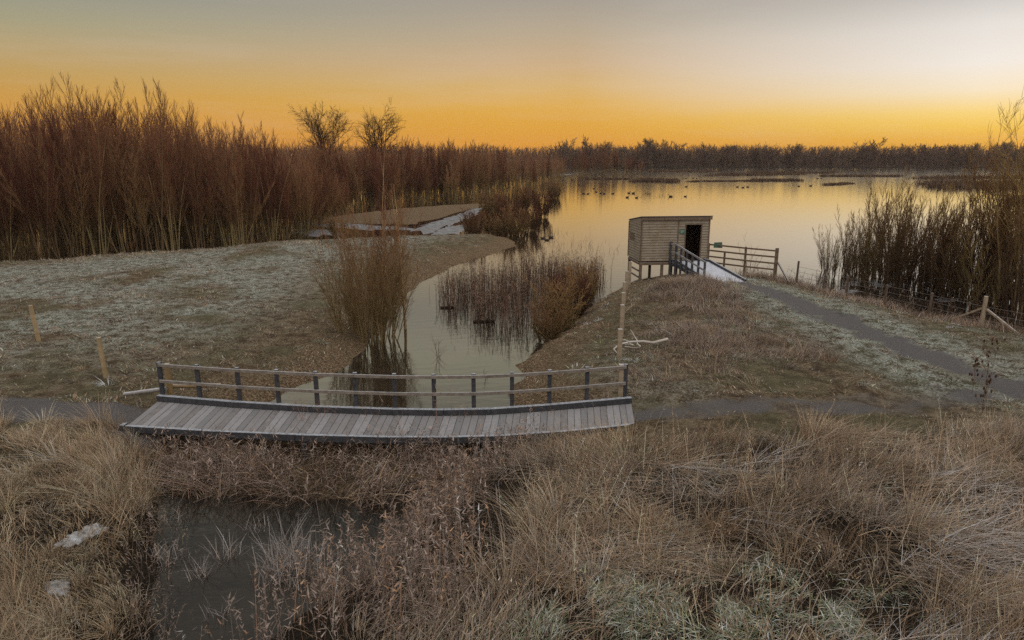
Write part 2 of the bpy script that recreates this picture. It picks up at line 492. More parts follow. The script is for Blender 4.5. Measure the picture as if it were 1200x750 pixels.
def grass_patch(B, x, y, h, w, lean, segs, cols, rng, tip=None, z=None, along=None, bendk=.6, spread=.35):
    n = len(x)
    if z is None: z = height(x, y)
    a = rng.random(n) * 2 * np.pi
    if along is None: along = fbm(x, y, 1.5, 2, 71) * 4 * np.pi
    along = along + rng.normal(size=n) * .7
    dirv = np.stack([np.cos(along), np.sin(along)], 1)
    rnd = np.stack([np.cos(a), np.sin(a)], 1)
    hx = dirv * lean[:, None] + rnd * spread * rng.random((n, 1))
    d = np.concatenate([hx, np.ones((n, 1))], 1); d /= np.linalg.norm(d, axis=1, keepdims=True)
    b = np.concatenate([(dirv * lean[:, None] * 1.2 + rnd * .4 * rng.random((n, 1))) * bendk, -(.15 + lean[:, None] * .45) * rng.random((n, 1))], 1)
    c0 = pick(rng, n, cols); c1 = c0 * 1.15 if tip is None else c0 * .45 + np.array(tip) * .55
    V, Q, T, C, pts = ribbons(np.stack([x, y, z - .03], 1), d, h, b, w, segs, c0, c1, rng)
    B.add(V, Q, T, C)
    return pts

def tussocks(B, cx, cy, per, rad, h, cols, rng, wmin, wmax, segs, tip=None, lean=.55):
    """clumps of arching blades that spread outwards from each clump's heart"""
    m = len(cx); hh = h * np.exp(rng.normal(size=m) * .25); tone = np.exp(rng.normal(size=m) * .28)
    i = np.repeat(np.arange(m), per); n = len(i)
    a = rng.random(n) * 2 * np.pi; q = np.sqrt(rng.random(n))
    rr = rad * np.repeat(np.exp(rng.normal(size=m) * .3), per) * q
    x, y = cx[i] + np.cos(a) * rr, cy[i] + np.sin(a) * rr
    ln = lean * (.15 + q) * rng.uniform(.4, 1.3, n)
    pref = np.repeat(fbm(cx, cy, 3.5, 2, 88) * 9, per)
    ax, ay = np.cos(a) + .7 * np.cos(pref), np.sin(a) + .7 * np.sin(pref)
    cc = np.array(cols)[rng.integers(0, len(cols), m)]
    c0 = 1.2 * cc[i] * tone[i][:, None] * np.exp(rng.normal(size=(n, 1)) * .32)
    d = np.stack([ax * ln, ay * ln, np.ones(n)], 1); d /= np.linalg.norm(d, axis=1, keepdims=True)
    b = np.stack([ax * ln * .9, ay * ln * .9, -(.1 + .75 * ln) * rng.random(n)], 1)
    c0 = np.minimum(c0, .5); c1 = c0 * 1.15 if tip is None else c0 * .5 + np.array(tip) * .5
    V, Q, T, C, _ = ribbons(np.stack([x, y, height(x, y) - .03], 1), d, hh[i] * rng.uniform(.45, 1.2, n), b, rng.uniform(wmin, wmax, n), segs, c0, c1, rng)
    B.add(V, Q, T, C)

def weed_patch(B, x, y, z, h, cols, rng, k=6, w=.008, head=.10, lean=.12, hw=.012, tip=None):
    """upright dead stems, each with short side blades clustered towards its head"""
    n = len(x)
    a = rng.random(n) * 2 * np.pi
    d = np.stack([np.cos(a) * lean * rng.random(n), np.sin(a) * lean * rng.random(n), np.ones(n)], 1)
    b = np.stack([np.cos(a) * .12 * rng.random(n), np.sin(a) * .12 * rng.random(n), np.zeros(n)], 1)
    c0 = pick(rng, n, cols); c1 = c0 * 1.2 if tip is None else c0 * .4 + np.array(tip) * .6
    V, Q, T, C, pts = ribbons(np.stack([x, y, z - .05], 1), d, h, b, np.full(n, w), 3, c0, c1, rng)
    B.add(V, Q, T, C)
    if k:
        s = rng.beta(2.6, 1.0, (n, k)) * .98
        root = np.stack([x, y, z - .05], 1)[:, None] + (d[:, None] * s[..., None] + b[:, None] * (s ** 2)[..., None]) * h[:, None, None]
        root = root.reshape(-1, 3); m = n * k
        a2 = rng.random(m) * 2 * np.pi; up = rng.uniform(.2, 1.4, m)
        d2 = np.stack([np.cos(a2), np.sin(a2), up], 1); d2 /= np.linalg.norm(d2, axis=1, keepdims=True)
        cc0 = np.repeat(c0, k, 0); cc1 = np.repeat(c1, k, 0)
        V, Q, T, C, _ = ribbons(root, d2, head * rng.uniform(.5, 1.5, m), d2 * 0 + np.array((0, 0, -.2)), np.full(m, hw), 2, cc0, cc1, rng)
        B.add(V, Q, T, C)

TAN = [(.265, .182, .112), (.215, .148, .094), (.31, .235, .162), (.195, .122, .068), (.285, .235, .19), (.145, .10, .068)]
ORANGE = [(.29, .195, .11), (.34, .25, .155), (.25, .165, .095), (.37, .295, .21), (.21, .15, .095)]
PURPLE = [(.155, .115, .095), (.20, .155, .13), (.125, .09, .075), (.24, .19, .16), (.17, .11, .075)]
GREEN = [(.14, .15, .08), (.20, .215, .14), (.10, .115, .06), (.28, .30, .23)]
FROSTY = [(.27, .28, .225), (.19, .20, .145), (.37, .38, .335), (.13, .12, .08), (.17, .13, .085), (.10, .08, .05)]

def path_d(x, y):
    return np.minimum(np.minimum(dist_line(PATH1, x, y), dist_line(PATH2, x, y)), dist_line(PATH0, x, y))

def on_bridge(x, y):
    return inside(BRIDGE_ZONE, x, y)

BRIDGE_ZONE = poly([(140, 505), (183, 462), (370, 474), (555, 481), (742, 464), (745, 485), (690, 500), (560, 516), (390, 516)], .9)

def build_grass():
    bm_ = blade_mat('dry_grass_blades')
    rng = np.random.default_rng(101)
    # ---- the near right bank
    B = Blades()
    def dens(x, y):
        s = sdf(RIGHT, x, y)
        s = s - 1.5 * (1 - sstep(.3, 2.2, x)) * (1 - sstep(13.2, 14.2, y))
        d = sstep(.3, 1.5, s) * (y < np.interp(x, [0, 1.5, 3.2, 5, 9, 12], [15.2, 14.6, 14.3, 14.4, 14.7, 15.3]) + .9 * fbm(x, y, 1.5, 3, 3)) * ~on_bridge(x, y)
        return d * (.30 + .70 * sstep(.38, .58, fbm(x, y, 1.1, 3, 41)))
    x, y = scatter(70000, -4, 22, 6.5, 17.9, dens, rng)
    hf = fbm(x, y, 2.2, 3, 42)
    lay = sstep(.50, .66, fbm(x, y, 2.6, 3, 43))
    low = sstep(.0, 1.0, 1 - np.hypot((x - 2.6) / 3.6, (y - 8.2) / 1.7)) # short frosty plants at the foot of the bank
    h = (.42 + .5 * hf) * rng.uniform(.55, 1.25, len(x)) * (1 - .6 * low) * (1 - .35 * sstep(15.2, 16.4, y))
    lean = .1 + .45 * rng.random(len(x)) + 1.1 * lay
    along = (fbm(x, y, 3.0, 2, 44) - .5) * 5 - .6
    g = rng.random(len(x))
    k = g > .10 + .35 * low
    grass_patch(B, x[k], y[k], h[k], rng.uniform(.007, .020, k.sum()) , lean[k], 4, TAN, rng, tip=(.36, .30, .25), along=along[k])
    k = ~k
    grass_patch(B, x[k], y[k], h[k] * .55, rng.uniform(.010, .018, k.sum()), lean[k], 3, GREEN, rng, along=along[k])
    cx, cy = scatter(3000, -4, 22, 6.5, 17.7, lambda x, y: dens(x, y) * (.25 + .75 * (np.hypot((x - 2.6) / 3.4, (y - 8.2) / 1.5) > 1)), rng)
    zone = fbm(cx, cy, 2.0, 3, 90)
    for lo, hi, cols_ in ((0, .44, TAN[2:5] + [(.25, .21, .18), (.20, .16, .135)]), (.44, .56, TAN), (.56, 1, ORANGE + TAN[:2])):
        k = (zone >= lo) & (zone < hi)
        tussocks(B, cx[k], cy[k], 66, .22, .26 + .52 * sstep(.25, .75, fbm(cx[k], cy[k], 2.4, 3, 89)), cols_, rng, .006, .016, 4, tip=(.42, .325, .23), lean=.5)
    x, y = scatter(5200, -4, 22, 6.5, 17.7, dens, rng)
    weed_patch(B, x, y, height(x, y), rng.uniform(.6, 1.05, len(x)), [(.34, .25, .16), (.28, .20, .13), (.38, .30, .21)], rng, k=3, w=.012, head=.08, lean=.45, hw=.012)
    # laid-over frosted sheaves
    x, y = scatter(16000, 2, 16, 7, 13.5, lambda x, y: .7 * (sdf(RIGHT, x, y) > 1) * sstep(.55, .66, fbm(x, y, 1.5, 3, 46)), rng)
    grass_patch(B, x, y, rng.uniform(.6, 1.1, len(x)), rng.uniform(.008, .018, len(x)), 1.2 + .9 * rng.random(len(x)), 4,
                [(.30, .25, .21), (.24, .19, .15), (.34, .31, .29)], rng, tip=(.42, .40, .40), along=(fbm(x, y, 2.5, 2, 47) - .5) * 3 - .7, spread=.25, z=height(x, y) + .12 * rng.random(len(x)))
    # ---- the near left bank
    ICEP = [poly(p_, .9) for p_ in (((46, 684), (52, 674), (78, 667), (86, 674), (76, 690), (56, 692)), ((56, 634), (72, 624), (96, 610), (126, 599), (130, 604), (106, 618), (84, 632), (64, 639)))]
    def densl(x, y):
        return (1 - .72 * inside(ICEP[0], x, y)) * (1 - .72 * inside(ICEP[1], x, y)) * (sdf(LEFT, x, y) + (fbm(x, y, .7, 3, 85) - .5) * 1.1 > .22) * (y < 16.0 + .8 * fbm(x, y, 1.2, 3, 4)) * ~on_bridge(x, y) * (.35 + .65 * sstep(.35, .55, fbm(x, y, .8, 3, 51)))
    x, y = scatter(55000, -16, -4, 6.5, 16.8, densl, rng)
    hf = fbm(x, y, 1.6, 3, 52)
    h = (.20 + .55 * sstep(.35, .7, hf)) * rng.uniform(.5, 1.25, len(x)) * (1 - .45 * sstep(14.6, 16, y))
    grass_patch(B, x, y, h, rng.uniform(.006, .018, len(x)), .15 + .5 * rng.random(len(x)) + .9 * sstep(.55, .7, fbm(x, y, 2, 2, 53)), 4, ORANGE + TAN[:2], rng,
                tip=(.36, .29, .21))
    cx, cy = scatter(1500, -16, -4, 6.5, 16.4, densl, rng)
    tussocks(B, cx, cy, 60, .17, .22 + .42 * sstep(.35, .65, fbm(cx, cy, 1.8, 3, 52)), ORANGE + TAN[:3], rng, .006, .016, 4, tip=(.50, .41, .29))
    o = B.build('dry_grass', bm_); tag(o, 'long dry tan grass covering both near banks', 'grass', kind='stuff')

    # ---- the mound by the hide and rough grass round the path
    B = Blades()
    MOUND = poly([(742, 462), (735, 425), (742, 380), (752, 340), (800, 330), (845, 338), (900, 360), (945, 398), (975, 424), (900, 436), (800, 440), (760, 452)], 1.1)
    def densm(x, y):
        s = sdf(MOUND, x, y)
        return sstep(-.5, 1.2, s + (fbm(x, y, 1.0, 2, 5) - .5) * 2) * (.35 + .65 * sstep(.4, .6, fbm(x, y, 1.1, 3, 61))) * (path_d(x, y) > .75)
    cx, cy = scatter(2600, 2, 18, 18, 38, densm, rng)
    tussocks(B, cx, cy, 34, .24, .22 + .36 * sstep(.38, .66, fbm(cx, cy, 1.9, 3, 62)), TAN[:3] + PURPLE, rng, .010, .022, 3, tip=(.32, .26, .21))
    x, y = scatter(70000, 2, 18, 18, 38, densm, rng)
    hf = sstep(.38, .66, fbm(x, y, 1.9, 3, 62))
    grass_patch(B, x, y, (.16 + .45 * hf) * rng.uniform(.5, 1.3, len(x)), rng.uniform(.012, .028, len(x)), .2 + .4 * rng.random(len(x)), 2,
                TAN[:2] + PURPLE + [(.22, .15, .10)], rng, tip=(.29, .23, .18))
    # strip of weeds along the wire fence and shore on the right
    FENCE = np.array([(14.6, 39.2), (16.2, 37.6), (16.7, 35.7), (17.3, 33.8), (18.4, 31), (19.9, 27.7), (22, 23.6), (27, 18.5), (34, 14)])
    def densf(x, y):
        d = dist_line(FENCE, x, y)
        return np.exp(-(d / 1.0) ** 2) * (height(x, y) > -.05) * (path_d(x, y) > 1.0)
    x, y = scatter(150000, 13, 35, 13, 41, densf, rng)
    grass_patch(B, x, y, (.2 + .6 * fbm(x, y, 1.2, 3, 64)) * rng.uniform(.5, 1.3, len(x)), rng.uniform(.012, .028, len(x)), .15 + .4 * rng.random(len(x)), 2,
                TAN + PURPLE, rng, tip=(.32, .25, .20))
    # litter and thin grass on the channel side of the hide bank
    x, y = scatter(60000, -1, 20, 17, 42, lambda x, y: (sdf(RIGHT, x, y) > .15) * (path_d(x, y) > .8) * ~on_bridge(x, y) * (.15 + .85 * sstep(.45, .65, fbm(x, y, .7, 3, 81))), rng)
    grass_patch(B, x, y, (.05 + .14 * rng.random(len(x))), rng.uniform(.014, .035, len(x)), .6 + .8 * rng.random(len(x)), 2, TAN[:3] + PURPLE + [(.10, .06, .035)], rng)
    # fallen leaves on the shelving banks
    for x0, x1, y0, y1, pg in ((-12, -2, 16, 32, LEFT), (-1, 9, 17, 40, RIGHT)):
        x, y = scatter(26000, x0, x1, y0, y1, lambda x, y: np.exp(-((sdf(pg, x, y) - 1.2) / 1.4) ** 2) * ~on_bridge(x, y) * (sdf(pg, x, y) > .05) * (.25 + .75 * sstep(.4, .6, fbm(x, y, .6, 3, 84))), rng)
        grass_patch(B, x, y, rng.uniform(.03, .09, len(x)), rng.uniform(.03, .06, len(x)), 1.0 + 1.2 * rng.random(len(x)), 2, [(.26, .18, .10), (.18, .12, .07), (.32, .24, .15), (.13, .085, .05), (.30, .19, .07)], rng)
    # sparse tussocks on the left bank and field edge
    def densl2(x, y):
        s = sdf(LEFT, x, y)
        return (s > .1) * (sstep(.50, .66, fbm(x, y, 2.2, 3, 65)) + .12) * ~on_bridge(x, y) * (path_d(x, y) > .7)
    x, y = scatter(110000, -40, -1, 16, 56, densl2, rng)
    grass_patch(B, x, y, (.06 + .16 * fbm(x, y, .9, 3, 66)) * rng.uniform(.5, 1.5, len(x)), rng.uniform(.016, .035, len(x)), .3 + .5 * rng.random(len(x)), 2,
                TAN[:3] + PURPLE[:2] + FROSTY[:2], rng)
    o = B.build('rough_grass', bm_); tag(o, 'short rough brown grass on the mound and along the fence', 'grass', kind='stuff')

    # ---- short frosted turf
    B = Blades()
    cx, cy = scatter(2600, -45, -1, 17, 56, lambda x, y: (sdf(LEFT, x, y) > .6) * (path_d(x, y) > .9) * ~on_bridge(x, y) * (.2 + .8 * sstep(.45, .6, fbm(x, y, 3, 3, 82))), rng)
    tussocks(B, cx, cy, 22, .22, .08 + .16 * rng.random(len(cx)), FROSTY + TAN[:2] + PURPLE, rng, .018, .04, 2, lean=.9)
    cx, cy = scatter(2000, 2, 30, 16.5, 42, lambda x, y: (sdf(RIGHT, x, y) > .6) * (path_d(x, y) > .85) * (y > 17) * (.2 + .8 * sstep(.45, .6, fbm(x, y, 1.5, 3, 83))), rng)
    tussocks(B, cx, cy, 26, .18, .07 + .14 * rng.random(len(cx)), FROSTY[:4] + GREEN + TAN[:1], rng, .014, .03, 2, lean=.9)
    def denst(x, y):
        s = sdf(LEFT, x, y)
        return sstep(1.5, 6, s) * sstep(17, 23, y) * (.25 + .75 * sstep(.35, .6, fbm(x, y, 1.6, 3, 67)))
    x, y = scatter(150000, -45, -1, 17, 56, denst, rng)
    grass_patch(B, x, y, rng.uniform(.03, .10, len(x)), rng.uniform(.02, .05, len(x)), .5 + .6 * rng.random(len(x)), 2, FROSTY, rng)
    def denst2(x, y):
        p = dist_line(PATH2, x, y); q = path_d(x, y)
        return (sdf(RIGHT, x, y) > .8) * (q > .7) * np.clip(np.exp(-((p - 1.2) / 1.3) ** 2) + .3, 0, 1) * (y > 16.5) * (.3 + .7 * sstep(.35, .6, fbm(x, y, .8, 3, 68)))
    x, y = scatter(150000, 3, 30, 16.5, 40, denst2, rng)
    grass_patch(B, x, y, rng.uniform(.04, .13, len(x)), rng.uniform(.010, .02, len(x)), .5 + .6 * rng.random(len(x)), 2, FROSTY[:4] + GREEN, rng)
    # small frosted herbs at the foot of the near right bank
    x, y = scatter(60000, -2, 9, 6.5, 10.6, lambda x, y: (sdf(RIGHT, x, y) > .8) * sstep(.1, .7, 1.15 - np.hypot((x - 3.0) / 4.0, (y - 8.3) / 2.0)) * sstep(.35, .6, fbm(x, y, .5, 3, 69)), rng)
    grass_patch(B, x, y, rng.uniform(.05, .2, len(x)), rng.uniform(.012, .026, len(x)), .6 + .8 * rng.random(len(x)), 2, GREEN + FROSTY[:3], rng, z=height(x, y) + .08 * rng.random(len(x)))
    o = B.build('frosted_grass', bm_); tag(o, 'short green grass whitened by frost on the field and path edges', 'grass', kind='stuff')

    # ---- reeds and dead weeds in and round the water
    B = Blades()
    def densr(x, y):
        return sstep(-.25, .5, sdf(STRIP, x, y) + (fbm(x, y, .8, 3, 6) - .5) * .8) * (.3 + .7 * sstep(.4, .6, fbm(x, y, .7, 2, 72))) * ~(on_bridge(x, y - .45))
    x, y = scatter(4500, -10, 2, 11, 16, densr, rng)
    weed_patch(B, x, y, np.maximum(height(x, y), -.25), rng.uniform(.45, 1.05, len(x)), PURPLE, rng, k=7, head=.14, lean=.4, w=.016, hw=.024, tip=(.27, .21, .16))
    x, y = scatter(18000, -10, 2, 11, 16, densr, rng)
    grass_patch(B, x, y, rng.uniform(.35, 1.15, len(x)) * (.5 + fbm(x, y, .9, 2, 78)), rng.uniform(.012, .024, len(x)), .3 + .8 * rng.random(len(x)), 3, PURPLE + TAN[:2], rng, z=np.maximum(height(x, y), -.2))
    q = np.array([P(a + rng.uniform(-14, 14), 522 + rng.uniform(-6, 12), .1)[:2] for a in (352, 362, 372, 384, 440, 520, 545) for _ in range(5)])
    weed_patch(B, q[:, 0], q[:, 1], np.full(len(q), .1), rng.uniform(1.0, 1.9, len(q)), [(.24, .13, .085), (.20, .12, .08)], rng, k=9, w=.011, head=.22, lean=.2, hw=.008)
    # weedy margin on the right of the pool
    MARG = poly([(255, 800), (306, 752), (364, 716), (424, 684), (462, 656), (476, 610), (504, 572), (560, 535), (640, 520), (620, 570), (560, 640), (575, 720), (560, 860)], .1)
    def densw(x, y):
        return sstep(-.2, .4, sdf(MARG, x, y) + (fbm(x, y, .9, 3, 7) - .5) * .9) * ~on_bridge(x, y) * (.32 + .68 * sstep(.42, .6, fbm(x, y, .7, 2, 73)))
    x, y = scatter(5200, -6, 3, 6.5, 15.6, densw, rng)
    weed_patch(B, x, y, np.maximum(height(x, y), -.2), rng.uniform(.6, 1.4, len(x)) * (.6 + .8 * fbm(x, y, 1.2, 2, 77)), PURPLE + [(.22, .13, .075)], rng, k=9, head=.10, lean=.2, w=.015, hw=.026, tip=(.30, .24, .19))
    x, y = scatter(13000, -6, 3, 6.5, 15.6, densw, rng)
    grass_patch(B, x, y, rng.uniform(.25, .8, len(x)), rng.uniform(.010, .022, len(x)), .3 + .7 * rng.random(len(x)), 3, PURPLE + TAN[:2], rng, z=np.maximum(height(x, y), -.2), tip=(.30, .26, .23))
    # margin left of the pool
    ML = poly([(170, 575), (186, 575), (200, 640), (196, 700), (215, 770), (180, 800), (150, 740), (160, 640)], .2)
    x, y = scatter(2400, -9, -3, 6.5, 13.5, lambda x, y: sstep(-.3, .2, sdf(ML, x, y) + (fbm(x, y, .6, 3, 9) - .5) * .8), rng)
    weed_patch(B, x, y, np.maximum(height(x, y), -.1), rng.uniform(.3, .8, len(x)), PURPLE + ORANGE[:1], rng, k=6, head=.09, lean=.4, tip=(.33, .27, .22))
    # reed bed standing in the channel
    CH = poly([(512, 346), (528, 366), (560, 380), (595, 389), (622, 384), (640, 362), (672, 350), (698, 338), (700, 322), (650, 316), (600, 322), (548, 334)])
    def densc(x, y):
        return sstep(-.6, .8, sdf(CH, x, y) + (fbm(x, y, 1.0, 3, 10) - .5) * 2.4) * sstep(.36, .6, fbm(x, y, .8, 3, 74))
    x, y = scatter(12000, -6, 8, 28, 48, densc, rng)
    weed_patch(B, x, y, np.full(len(x), -.1), rng.uniform(.8, 1.9, len(x)), [(.085, .05, .035), (.11, .07, .05), (.065, .04, .03), (.13, .085, .055)], rng, k=7, w=.024, head=.20, hw=.026, lean=.14)
    # stray stems in the open channel
    x, y = scatter(240, -6, 8, 30, 75, lambda x, y: (height(x, y) < -.1) * sstep(.58, .7, fbm(x, y, 3.0, 2, 75)), rng)
    weed_patch(B, x, y, np.full(len(x), -.1), rng.uniform(.4, 1.3, len(x)), [(.085, .05, .035), (.11, .07, .05)], rng, k=4, w=.02, head=.2, hw=.02, lean=.2)
    # dark stems at the right shore under the bushes
    x, y = scatter(5200, 15, 36, 15, 44, lambda x, y: np.exp(-((sdf(RIGHT, x, y) + 1.0) / 1.3) ** 2) * (.3 + .7 * sstep(.4, .6, fbm(x, y, 1.2, 2, 76))), rng)
    weed_patch(B, x, y, np.maximum(height(x, y), -.15), rng.uniform(.5, 1.3, len(x)), [(.10, .065, .045), (.15, .10, .075), (.08, .05, .035)], rng, k=7, w=.022, head=.18, hw=.024, lean=.2)
    o = B.build('reed_vegetation', bm_); tag(o, 'dead brown reeds and weeds along the margins of the pool and channel', 'reeds', kind='stuff')

# ------------------------------------------------------------------ trees
def tubes(P_, R_, sides):
    B, K, _ = P_.shape
    T = np.gradient(P_, axis=1); T /= np.linalg.norm(T, axis=2, keepdims=True) + 1e-9
    ref = np.where(np.abs(T[:, :1, 2:]) > .8, np.array([[[1., .2, 0]]]), np.array([[[0, 0, 1.]]]))
    X = np.cross(T, np.broadcast_to(ref, T.shape)); X /= np.linalg.norm(X, axis=2, keepdims=True) + 1e-9
    Y = np.cross(T, X)
    a = np.arange(sides) * 2 * np.pi / sides
    ring = P_[:, :, None] + (X[:, :, None] * np.cos(a)[:, None] + Y[:, :, None] * np.sin(a)[:, None]) * R_[:, :, None, None]
    V = ring.reshape(-1, 3)
    b = np.arange(B)[:, None, None] * K * sides; k = np.arange(K - 1)[None, :, None] * sides; i = np.arange(sides)[None, None]
    j = (i + 1) % sides
    Q = np.stack([b + k + i, b + k + j, b + k + sides + j, b + k + sides + i], -1).reshape(-1, 4)
    return V, Q

def join_tubes(lst):
    Vs, Qs, n = [], [], 0
    for P_, R_, s in lst:
        V, Q = tubes(P_, R_, s); Vs.append(V); Qs.append(Q + n); n += len(V)
    return np.concatenate(Vs), np.concatenate(Qs)

def grow(P_, R_, rng, n, t0, t1, ang, Lf, K, up, wob, rr, rend=.35, taper=.55, Labs=None, rmin=.003):
    B, Kp, _ = P_.shape
    plen = np.linalg.norm(np.diff(P_, axis=1), axis=2).sum(1)
    t = t0 + (t1 - t0) * (np.arange(n)[None] + rng.random((B, n))) / n
    f = t * (Kp - 1); i = np.minimum(f.astype(int), Kp - 2); f = f - i
    bi = np.arange(B)[:, None]
    p = P_[bi, i] * (1 - f[..., None]) + P_[bi, i + 1] * f[..., None]
    r = (R_[bi, i] * (1 - f) + R_[bi, i + 1] * f) * rr
    T = P_[bi, i + 1] - P_[bi, i]; T /= np.linalg.norm(T, axis=2, keepdims=True) + 1e-9
    p, r, T, t = p.reshape(-1, 3), r.ravel(), T.reshape(-1, 3), t.ravel()
    m = len(p)
    q = rng.normal(size=(m, 3)); q -= (q * T).sum(1, keepdims=True) * T; q /= np.linalg.norm(q, axis=1, keepdims=True)
    a = R(1) * (ang * rng.uniform(.6, 1.35, m))[:, None]
    d = T * np.cos(a) + q * np.sin(a)
    L = (np.repeat(plen, n) * Lf if Labs is None else np.full(m, Labs)) * (1 - taper * t) * rng.uniform(.55, 1.25, m)
    return chain(p, d, L, K, up, wob, np.maximum(r, rmin), rend, rng)

def chain(p, d, L, K, up, wob, r0, rend, rng):
    m = len(p)
    pts = [p]; step = (L / (K - 1))[:, None]
    for _ in range(K - 1):
        d = d + np.array((0, 0, up)) + rng.normal(size=(m, 3)) * wob
        d /= np.linalg.norm(d, axis=1, keepdims=True)
        p = p + d * step; pts.append(p)
    Pn = np.stack(pts, 1)
    Rn = r0[:, None] * (1 - (1 - rend) * np.linspace(0, 1, K)[None])
    return Pn, Rn

def stems(rng, n, H, spread, base, r, K, wob=.05, up=.05, hv=.35):
    a = rng.random(n) * 2 * np.pi; s = spread * np.sqrt(rng.random(n))
    d = np.stack([np.cos(a) * np.tan(s), np.sin(a) * np.tan(s), np.ones(n)], 1); d /= np.linalg.norm(d, axis=1, keepdims=True)
    b = base * np.sqrt(rng.random(n))
    p = np.stack([np.cos(a) * b, np.sin(a) * b, np.full(n, -.25)], 1)
    L = H * rng.uniform(1 - hv, 1, n)
    return chain(p, d, L, K, up, wob, r * rng.uniform(.6, 1.2, n), .12, rng)

def make_tree(name, label, cat, group, trunk_t, crown_t, mt, mc, tname='trunk', cname='crown'):
    root = thing(name, label, cat, group=group)
    V, Q = join_tubes(trunk_t); obj(tname, np_mesh(name + '_' + tname, V, Q, smooth=True, mat=mt), root)
    V, Q = join_tubes(crown_t); obj(cname, np_mesh(name + '_' + cname, V, Q, mat=mc), root)
    return root

class Planter:
    """the first call to put() moves a prototype itself, later calls copy it with its parts"""
    def __init__(s, protos): s.p, s.used = protos, [False] * len(protos)
    def put(s, k, loc, rz, sc, label=None, cat=None, group=None):
        k %= len(s.p)
        o = copy_tree(s.p[k]) if s.used[k] else s.p[k]
        s.used[k] = True
        o.location = [float(v) for v in loc]; o.rotation_euler = (0, 0, rz); o.scale = (sc, sc, sc * random.uniform(.93, 1.07))
        tag(o, label, cat, group)
        return o
    def clean(s):
        for k, u in enumerate(s.used):
            if not u:
                for c in list(s.p[k].children): bpy.data.objects.remove(c)
                bpy.data.objects.remove(s.p[k])

